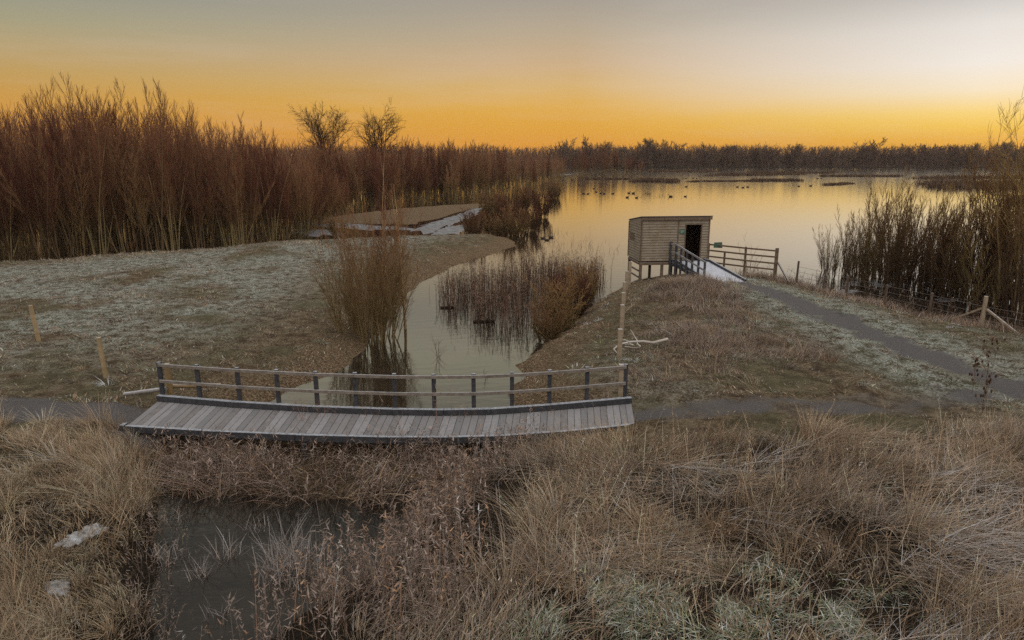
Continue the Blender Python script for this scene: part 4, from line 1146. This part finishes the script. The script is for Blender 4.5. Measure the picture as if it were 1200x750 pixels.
    # rail fence behind the hide
    fp = [P(829, 313, .85), P(872, 318.5, .85), P(908, 322.5, .85)]
    ft = thing('rail_fence', 'four bar wooden rail fence between the hide and the lake', 'fence', fp[2])
    o = fp[2]
    zs = [1.42, 1.06, .69, .33]
    for k, p in enumerate(fp):
        m = MB(); c = p - o; w_ = .055 if k < 2 else .09
        m.box(c[0] - w_, c[0] + w_, c[1] - .05, c[1] + .05, -.6, 1.5 if k < 2 else 1.58); m.build('post', brown, ft, .01)
    mid = P(848, 315, .85) - o
    m = MB(); m.box(mid[0] - .05, mid[0] + .05, mid[1] - .05, mid[1] + .05, -.6, 1.0); m.build('post', brown, ft, .01)
    rails_m = wood_mat('fence_rails', (.12, .075, .045), (.20, .135, .085), None, .3, 7)
    for z in zs:
        m = MB()
        for a_, b_ in zip(fp[:-1], fp[1:]):
            m.bar(a_ - o + (0, -.08, z), b_ - o + (0, -.08, z), .04, .095)
        m.build('rail', rails_m, ft)
    m = MB(); e = P(925, 331, .75) - o; m.bar((.1, -.03, .75), (e[0], e[1], -.12), .07, .09); m.build('brace', brown, ft)
    c = P(839, 314, .85)
    m = MB(); m.hexa([(c[0] - .28, c[1] - .16, 2.12), (c[0] + .26, c[1] - .16, 2.10), (c[0] + .26, c[1] - .135, 2.10), (c[0] - .28, c[1] - .135, 2.12),
                      (c[0] - .26, c[1] - .16, 2.44), (c[0] + .22, c[1] - .16, 2.46), (c[0] + .22, c[1] - .135, 2.46), (c[0] - .26, c[1] - .135, 2.44)])
    tag(m.build('notice_board', sg), 'small green notice board hung on the top bar of the rail fence', 'sign')

# ------------------------------------------------------------------ posts and wire
def round_post(label, x, y, hgt, r, mat, group=None, lean=(0, 0), square=False):
    z = height(np.array([x]), np.array([y]))[0]
    m = MB()
    if square:
        m.hexa([(-r, -r, -.4), (r, -r, -.4), (r, r, -.4), (-r, r, -.4)] + [(lean[0] + a, lean[1] + b, hgt) for a, b in ((-r, -r), (r, -r), (r, r), (-r, r))])
    else: m.tube((0, 0, -.4), (lean[0], lean[1], hgt), r, r * .92, 10)
    o = m.build('fence_post', mat, None, .006); o.location = (float(x), float(y), float(z))
    tag(o, label, 'post', group)
    return o

def build_posts():
    gold = wood_mat('golden_post_wood', (.25, .18, .09), (.38, .29, .17), (.20, .16, .10), .5, 5)
    brown = wood_mat('brown_post_wood', (.21, .16, .105), (.36, .29, .205), None, .7, 6)
    darkp = wood_mat('dark_post_wood', (.07, .048, .032), (.13, .095, .07), None, .3, 6)
    p = P(46, 398, .95); round_post('slim leaning fence post alone on the frosty field, farthest from the bridge', p[0], p[1], 1.35, .075, gold, 'fence posts on the frosty field', (-.12, 0))
    p = P(124, 436, .95); round_post('slim fence post on the field just left of the bridge end', p[0], p[1], 1.30, .078, gold, 'fence posts on the frosty field', (-.07, 0))
    nm = ('first', 'second', 'third', 'fourth', 'fifth', 'sixth', 'last')
    for k, (px, by, ty) in enumerate(((727, 470, 426), (725.5, 424, 385), (728, 393, 357), (729.5, 372, 343), (731, 357, 330.5), (734, 343, 318), (737.5, 331, 307))):
        g = .8 if k else .9
        p = P(px, by, g)
        t = (g - CAMZ) / (-SP + (375 - by) / 800 * CP)
        lab = f'{nm[k]} post from the bridge in the line running to the hide' if k < 6 else 'last post of the line from the bridge, beside the hide stilts'
        o = round_post(lab, p[0], p[1], (by - ty) / 800 * t * 1.02, .075, brown, 'posts in the line from bridge to hide', (0, 0), True)
        o.location[2] = g
    # wire fence on the right
    pts = [(933, 331, 1.15, .075), (964, 339, 1.05, .065), (991, 346, .95, .065)]
    q = [P(a, b, .72) for a, b, _, _ in pts]
    e = P(1150, 382, .8)
    root = thing('wire_fence', 'post and wire fence along the lake shore beside the gravel path', 'fence', q[0] * (1, 1, 0))
    o = q[0] * (1, 1, 0)
    allp = q + [lerp(q[2], e, .33), lerp(q[2], e, .66), e, e + np.array((2.6, -5.0, 0)), e + np.array((6.5, -9.5, 0))]
    tops = []
    for k, p in enumerate(allp):
        hh = [1.2, 1.1, 1.0, .95, 1.0, 1.32, 1.1, 1.1][k]; rr = .085 if k == 5 else .06
        ln = (.08 if k in (1,) else .03) if k < 5 else 0
        m = MB(); m.tube((p[0] - o[0], p[1] - o[1], .1), (p[0] - o[0] + ln, p[1] - o[1], .72 + hh), rr, rr * .92, 9)
        m.build('post', brown if k == 5 else darkp, root)
        tops.append(np.array((p[0] - o[0] + ln, p[1] - o[1] - .07, .72)))
    wire = wood_mat('rusty_wire', (.12, .10, .09), (.2, .17, .15))
    for z in (.35, .62, .9):
        m = MB()
        for a_, b_ in zip(tops[:-1], tops[1:]): m.bar(a_ + (0, 0, z), b_ + (0, 0, z), .012, .012)
        m.build('wire', wire, root)
    for s in (-1, 1):
        d = (allp[6] - e) if s > 0 else (q[2] - e); d = d / np.linalg.norm(d)
        f = e - o + d * 1.35 + np.array((0, -.05, 0)); m = MB()
        m.bar((e[0] - o[0] + d[0] * .1, e[1] - o[1] + d[1] * .1, .8 + .72), (f[0], f[1], .78), .075, .075); m.build('brace', brown, root)

# ------------------------------------------------------------------ birds
def loft(rings):
    """rings: (centre, forward, ry, rz) -> one closed body mesh"""
    V, F, n = [], [], 10
    for c, f, ry, rz in rings:
        f = Vector(f).normalized(); s = f.cross(Vector((0, 0, 1))).normalized() if abs(f.z) < .99 else Vector((0, 1, 0)); u = s.cross(f)
        for i in range(n):
            t = 2 * math.pi * i / n
            V.append(tuple(Vector(c) + s * math.cos(t) * ry + u * math.sin(t) * rz))
    for k in range(len(rings) - 1):
        for i in range(n):
            j = (i + 1) % n; F.append((k * n + i, k * n + j, k * n + n + j, k * n + n + i))
    F.append(tuple(range(n))[::-1]); F.append(tuple((len(rings) - 1) * n + i for i in range(n)))
    return V, F

def build_birds():
    m1, nt, out = new_mat('duck_plumage')
    tc = N(nt, 'TexCoord'); a = noise(nt, tc.outputs['Object'], 9, 4, .6)
    finish(nt, out, ramp(nt, a, [(.35, (.022, .017, .014)), (.62, (.075, .055, .04))]), .7)
    m2, nt, out = new_mat('duck_bill'); finish(nt, out, (.10, .08, .03), .5)
    def proto(head):
        hx, hz = head
        V, F = loft([((-.30, 0, .13), (1, 0, -.2), .01, .01), ((-.24, 0, .11), (1, 0, 0), .06, .035), ((-.12, 0, .09), (1, 0, 0), .11, .085), ((.03, 0, .085), (1, 0, 0), .125, .10),
                     ((.15, 0, .09), (1, 0, .2), .10, .095), ((.21, 0, .13), (.6, 0, 1), .055, .06), ((hx - .02, 0, hz - .07), (.1, 0, 1), .036, .04),
                     ((hx, 0, hz - .02), (.4, 0, 1), .045, .052), ((hx + .03, 0, hz + .02), (1, 0, .3), .045, .045), ((hx + .07, 0, hz + .005), (1, 0, -.1), .026, .024)])
        me = bpy.data.meshes.new('duck'); me.from_pydata(V, [], F); me.update(); me.materials.append(m1)
        for p in me.polygons: p.use_smooth = True
        o = obj('duck', me)
        V, F = loft([((hx + .065, 0, hz), (1, 0, -.1), .018, .016), ((hx + .115, 0, hz - .012), (1, 0, 0), .02, .008), ((hx + .13, 0, hz - .014), (1, 0, 0), .012, .004)])
        me = bpy.data.meshes.new('bill'); me.from_pydata(V, [], F); me.update(); me.materials.append(m2)
        obj('bill', me, o)
        return o
    pr = [proto((.22, .28)), proto((.23, .25))]
    used = [0, 0]
    spots = [(684, 226.7), (689, 226.9), (698.7, 224.6), (704, 226.2), (708, 226.7), (718, 226.6), (735, 231), (746, 231.5), (737, 226), (742, 226.3), (786, 230), (803, 230), (660, 211.5),
             (679, 216.5), (696, 220.6), (776, 209.8), (800, 209.2), (803.5, 208.9), (812, 209), (816, 209), (804, 218.5), (864, 218.8), (870.5, 219.5), (876, 218.8), (671, 210.5), (726, 205),
             (894, 211), (899, 210.8), (905, 211.2), (911, 210.6), (918, 211), (924, 211.3), (930, 211.2), (936, 218), (950, 217.5), (989, 214.8), (982, 216), (958, 209), (962, 208.8), (780, 213), (636, 279), (646, 278), (641, 281)]
    rr = random.Random(9)
    for i, (px, py) in enumerate(spots):
        k = i % 2
        o = copy_tree(pr[k]) if used[k] else pr[k]
        used[k] = 1
        p = P(px, py + .6); o.location = (p[0], p[1], -.02); o.rotation_euler = (0, 0, rr.choice((0, math.pi)) + rr.uniform(-.6, .6)); s = rr.uniform(1.2, 1.6) * (.62 if py > 270 else 1); o.scale = (s, s, s)
        if py > 270: lab, g = 'one of three dark ducks near the mud spit by the willow bushes', 'ducks by the mud spit'
        elif px < 760: lab, g = 'dark duck on the water left of the hide, out past the scrub', 'ducks on the lake left of the hide'
        elif px < 890: lab, g = 'dark duck floating on the golden water beyond the hide', 'ducks on the lake beyond the hide'
        else: lab, g = 'dark duck by the low far reed spit to the right of the hide', 'ducks by the far reed spit'
        tag(o, lab, 'duck', g)

# ------------------------------------------------------------------ ice, low islands, tufts and driftwood
def blob(name, pts, z, mat, label, kind='stuff', thick=.02, zfun=None):
    """an irregular low sheet with a ragged rim"""
    pts = np.asarray(pts); n = 90
    cum = np.concatenate([[0], np.cumsum(np.linalg.norm(np.diff(np.vstack([pts, pts[:1]]), axis=0), axis=1))]); cl = np.vstack([pts, pts[:1]])
    s = np.linspace(0, cum[-1], n, endpoint=False)
    x, y = np.interp(s, cum, cl[:, 0]), np.interp(s, cum, cl[:, 1])
    c = np.array((x.mean(), y.mean())); sc = math.sqrt(abs((cl[:-1, 0] * cl[1:, 1] - cl[1:, 0] * cl[:-1, 1]).sum()) / 2)
    k = 1 + (fbm(x, y, sc * .16, 4, 91) - .5) * 1.1
    x, y = c[0] + (x - c[0]) * k, c[1] + (y - c[1]) * k
    zz = (lambda a, b: height(a, b) + z) if zfun else (lambda a, b: a * 0 + z)
    rings = [(1, -thick), (.97, 0), (.66, thick * .3), (.33, thick * .4)]
    V = []
    for f, dz in rings:
        xx, yy = c[0] + (x - c[0]) * f, c[1] + (y - c[1]) * f
        V.append(np.stack([xx, yy, zz(xx, yy) + dz], 1))
    V = np.concatenate(V + [np.array([[c[0], c[1], float(zz(c[0:1], c[1:2])[0]) + thick * .4]])])
    i = np.arange(n); j = (i + 1) % n
    Q = np.concatenate([np.stack([r * n + i, r * n + j, (r + 1) * n + j, (r + 1) * n + i], 1) for r in range(3)])
    T = np.stack([3 * n + i, 3 * n + j, np.full(n, 4 * n)], 1)
    return tag(obj(name, np_mesh(name, V, Q, T, smooth=True, mat=mat)), label, kind=kind)

def build_details():
    im, nt, out = new_mat('thin_ice')
    tc = N(nt, 'TexCoord'); a = noise(nt, tc.outputs['Object'], 1.6, 6, .7)
    finish(nt, out, ramp(nt, a, [(.38, (.07, .065, .06)), (.5, (.15, .15, .152)), (.66, (.27, .275, .29))]), .45, bump(nt, a, .3, .03), .5)
    def pl(pts, z=0): return poly(pts, z)
    for pts in (((362, 256), (400, 261), (440, 264.5), (486, 266), (486, 269.5), (440, 270), (392, 267), (360, 263)),
                ((486, 266), (520, 257), (545, 248), (556, 243), (566, 243), (558, 251), (536, 262), (512, 269), (488, 270)),
                ((352, 268), (392, 270), (405, 275), (372, 277), (345, 273)),
                ((505, 270), (545, 262), (556, 266), (535, 274), (508, 275)),
                ((992, 330), (1020, 328), (1060, 332), (1072, 337), (1030, 336), (998, 335)), ((1076, 338), (1110, 338), (1135, 342), (1100, 343)),
                ((966, 342), (990, 339), (1010, 341), (990, 345), (970, 345)), ((1095, 350), (1120, 348), (1135, 351), (1105, 354)),
                ((595, 205.5), (640, 203.5), (670, 204), (655, 206), (612, 207.5)), ((130, 302), (180, 299), (215, 297.5), (180, 302.5)), ((258, 291), (300, 286), (330, 283), (340, 285), (290, 290.5))):
        blob('ice', pl(pts), .006, im, 'thin pale sheet of ice on the shallow flood water', thick=.006)
    fm, nt, out = new_mat('frozen_puddle')
    tc = N(nt, 'TexCoord'); a = noise(nt, tc.outputs['Object'], 9, 6, .7)
    finish(nt, out, ramp(nt, a, [(.38, (.12, .105, .09)), (.5, (.26, .255, .25)), (.65, (.42, .43, .445))]), .6, bump(nt, a, .6, .03), .4)
    for pts, lab in ((((46, 684), (52, 674), (78, 667), (86, 674), (76, 690), (56, 692)), 'lower whitish ice patch in the grass of the near left bank'),
                     (((56, 634), (72, 624), (96, 610), (126, 599), (130, 604), (106, 618), (84, 632), (64, 639)), 'upper longer ice patch in the grass of the near left bank')):
        q_ = pl(pts, .85); q_ = q_.mean(0) + (q_ - q_.mean(0)) * .82
        o = blob('ice_patch', q_, .02, fm, lab, None, .014, True); tag(o, None, 'ice patch')
    # low reed islands far out
    rng = np.random.default_rng(801)
    rm = blade_mat('reed_island_blades', .2)
    COLS = [(.075, .048, .03), (.10, .065, .042), (.06, .038, .026)]
    isl = [((745, 213), (785, 213.5), (790, 212), (750, 211.3), 1.2, 1), ((818, 206.5), (890, 206), (945, 205), (940, 203.6), (850, 204), 1.2, 1), ((884, 212.5), (932, 212.2), (930, 211), (884, 211), .8, 1),
           ((760, 201.5), (835, 201.8), (838, 200.4), (765, 200.2), .9, 1), ((960, 207.2), (1050, 207.4), (1055, 206.2), (965, 206), .9, 1), ((690, 210.5), (730, 210.8), (732, 209.8), (694, 209.6), .7, 1),
           ((1072, 219), (1110, 222.5), (1170, 222), (1215, 222), (1240, 217), (1150, 214), (1090, 213), 2.0, 2), ((880, 203), (975, 203.5), (980, 202), (880, 201.6), 1.0, 1), ((1060, 209.5), (1120, 210), (1230, 209), (1230, 207.5), (1100, 207.5), 1.4, 1),
           ((968, 217), (990, 216), (990, 215), (970, 215.6), .6, 1), ((812, 213.2), (880, 212.8), (884, 211.6), (815, 212.2), .5, 1), ((1195, 238), (1230, 238), (1240, 234), (1196, 235), 1.6, 1)]
    for it in isl:
        pl_ = poly(it[:-2]); hh = it[-2]
        x0, y0 = pl_.min(0); x1, y1 = pl_.max(0)
        n = 5000
        x, y = scatter(n, x0 - 2, x1 + 2, y0 - 2, y1 + 2, lambda x, y: sstep(-1.5, 1.5, sdf(pl_, x, y) + (fbm(x, y, 5, 3, 12) - .5) * 6), rng)
        x, y = x[:3000], y[:3000]
        B = Blades(); grass_patch(B, x, y, hh * rng.uniform(.4, 1.2, len(x)), rng.uniform(.10, .25, len(x)), .15 + .3 * rng.random(len(x)), 2, COLS, rng, z=np.zeros(len(x)))
        tag(B.build('reed_vegetation', rm), 'low dark reed island far out on the lake', kind='stuff')
    # tufts standing in open water, one object each
    FT = [(.24, .19, .16), (.30, .26, .23), (.18, .13, .10)]
    tufts = [(236, 676, 30, .55, 5, 'frosted reed tuft with curled tips in the near pool, lowest one'), (266, 652, 26, .7, 9, 'sparse tall reed tuft in the middle of the near pool'), (338, 668, 160, .95, 30, 'large shaggy reed clump at the right of the near pool'),
             (206, 610, 14, .5, 8, 'thin reed sprig near the left edge of the near pool'), (302, 622, 16, .5, 8, 'small reed sprig at the back of the near pool'), (258, 720, 14, .5, 14, 'faint reed sprig at the front of the near pool'),
             (186, 660, 60, .5, 14, 'reed clump against the left bank of the near pool'), (759, 227.5, 40, .9, 14, 'tall narrow reed tuft among the ducks on the lake'), (769, 230.5, 60, .8, 30, 'low round reed tuft among the ducks on the lake'),
             (643, 273, 40, 1.0, 30, 'reed tuft in the water off the mud spit'), (670, 290, 90, 1.1, 60, 'wide sparse reed tuft on the water toward the open lake'), (648, 288, 22, .8, 30, 'thin reed tuft off the mud spit')]
    gm = blade_mat('frosted_reed_blades', .2)
    for px, py, n, hh, sp, lab in tufts:
        p = P(px, py); t = p[1]
        far = py < 300; B = Blades(); n = int(n * (1 if far else 2))
        rad = sp / 800 * t * (.5 if sp > 15 else .15) if far else .05 + sp * .008
        x = p[0] + rng.normal(size=n) * rad; y = p[1] + rng.normal(size=n) * rad * (1 if not far else 1.5)
        grass_patch(B, x - p[0], y - p[1], hh * rng.uniform(.4, 1.1, n), np.full(n, .05 if far and t > 100 else .022 if far else .016), .08 + .4 * rng.random(n), 4,
                    FT if not far else [(.10, .065, .045), (.13, .09, .06)], rng, tip=(.42, .40, .39) if not far else None, z=np.full(n, -.06), along=rng.random(n) * 6.28)
        o = B.build('reed_tuft', gm); o.location = (p[0], p[1], 0); tag(o, lab, 'reeds', 'reed tufts standing in open water')
    # fallen twiggy plants in the channel
    tw = bark_mat('dead_stem', (.075, .05, .035), (.11, .075, .05))
    for px, by, ty, lab in ((514, 418, 380, 'bare dead sapling leaning in the channel beside the willow'), (571, 443, 419, 'small feathery dead plant in the channel behind the bridge rail')):
        p = P(px, by); t = p[1]; r2 = np.random.default_rng(int(px))
        s = stems(r2, 2 if px < 550 else 1, (by - ty) / 800 * t, R(8), .08, .014, 6, .06, .02, .2)
        b = grow(*s, r2, 12, .1, 1, 48, .42 if px > 550 else .5, 4, .03, .1, .6, rmin=.005)
        tr = make_tree('dead_sapling', lab, 'plant', None, [(s[0], s[1], 4)], [(b[0], b[1], 3)], tw, tw, 'stem', 'twigs'); tr.location = [float(v) for v in p]
    # driftwood
    dw = bark_mat('bleached_branch', (.30, .26, .22), (.45, .41, .37))
    lg = bark_mat('dark_floating_log', (.035, .026, .02), (.06, .045, .035))
    o = P(728, 420, .75); r2 = np.random.default_rng(55)
    c = np.array([[1.75, .75, .30], [1.2, .55, .22], [.85, .60, .26], [.45, .75, .20], [.0, .55, .16], [-.25, .15, .1], [-.15, -.2, .02]])
    tr_ = chain(np.array([[.2, .5, .1]]), np.array([[1, .1, .1]]), np.array([.6]), 5, -.02, .25, np.array([.02]), .4, r2)
    V, Q = join_tubes([(c[None], np.array([[.055, .05, .045, .04, .035, .03, .015]]), 7)] + [tr_ + (5,)])
    root = thing('driftwood', 'bleached curved branch lying behind the right end of the bridge', 'branch', o)
    root.location[2] = height(o[0:1], o[1:2])[0] + .05
    obj('limb', np_mesh('limb', V, Q, smooth=True, mat=dw), root)
    a_ = np.array([[.1, .1, .1], [.5, .5, .15], [.75, .5, .1], [.3, .35, .2]])
    b = [chain(a_, r2.normal(size=(4, 3)) * (1, 1, .3), np.full(4, .8), 6, -.02, .3, np.full(4, .022), .3, r2)]
    V, Q = join_tubes([b[0] + (5,)]); obj('twigs', np_mesh('twigs', V, Q, smooth=True, mat=dw), root)
    for px, py, L, lab in ((524, 361, .7, 'small dark log floating by the left of the channel reeds'), (567, 377.5, 1.0, 'dark log floating in front of the channel reeds')):
        p = P(px, py); m = MB(); m.tube((-L / 2, 0, .02), (L / 2, .08, .05), .07, .05, 9); m.tube((L * .1, .03, .06), (L * .22, -.05, .22), .025, .015, 6)
        ob = m.build('floating_log', lg); ob.location = [float(v) for v in p]; tag(ob, lab, 'log')
    # teasels beside the path on the right
    tm = bark_mat('teasel_stem', (.10, .06, .04), (.15, .09, .06)); hm = bark_mat('teasel_head', (.055, .03, .02), (.085, .05, .032))
    for k, (px, by, lab) in enumerate(((1158, 452, 'tallest dead teasel with many brown seed heads beside the path'), (1140, 462, 'shorter dead teasel left of the tall one beside the path'), (1148, 486, 'teasel rising out of the grass nearest the camera by the path'), (113, 497, 'low dead teasel by the left end of the bridge'))):
        p = P(px, by, 1.0); hh = (1.75, 1.2, 1.3, .35)[k]; r2 = np.random.default_rng(70 + k)
        s = stems(r2, 2 if k < 3 else 1, hh, R(5), .05, .009, 6, .03, .02, .15)
        b = grow(*s, r2, 6, .35, 1, 38, .35, 4, .12, .05, .8, rmin=.006)
        root = thing('teasel', lab, 'plant', (p[0], p[1], height(p[0:1], p[1:2])[0]))
        V, Q = join_tubes([s + (5,), b + (4,)]); obj('stem', np_mesh('stem', V, Q, mat=tm), root)
        for tip in np.concatenate([s[0][:, -1], b[0][:, -1]]):
            V, F = loft([(tip + (0, 0, -.01), (.05, 0, 1), .012, .012), (tip + (0, 0, .01), (.05, 0, 1), .024, .024), (tip + (0, 0, .04), (.05, 0, 1), .026, .026), (tip + (0, 0, .075), (.05, 0, 1), .012, .012)])
            me = bpy.data.meshes.new('seed_head'); me.from_pydata(V, [], F); me.update(); me.materials.append(hm); obj('seed_head', me, root)

# ------------------------------------------------------------------ air
def build_haze(dens=.00013):
    m, nt, out = new_mat('damp_air')
    v = nt.nodes.new('ShaderNodeVolumePrincipled'); v.inputs['Density'].default_value = dens
    v.inputs['Color'].default_value = (.88, .82, .80, 1); v.inputs['Anisotropy'].default_value = .3
    nt.links.new(v.outputs[0], out.inputs['Volume'])
    mb = MB(); mb.box(-1250, 1250, -60, 1250, -4, 40)
    tag(mb.build('haze', m), kind='stuff')

def settings():
    vs = scene.view_settings; vs.view_transform = 'Standard'; vs.look = 'None'; vs.exposure = 0; vs.gamma = 1
    c = scene.cycles
    c.use_denoising = False
    c.max_bounces = 5; c.diffuse_bounces = 1; c.glossy_bounces = 3; c.transmission_bounces = 3; c.transparent_max_bounces = 4
    c.sample_clamp_indirect = 4; c.caustics_reflective = False; c.caustics_refractive = False

import time
_t0 = time.time()
for f in (build_world, build_cam, build_ground, build_water, build_bridge, build_hide, build_posts, build_trees, build_birds, build_details, build_grass, build_haze, settings):
    f(); print(f.__name__, round(time.time() - _t0, 1))
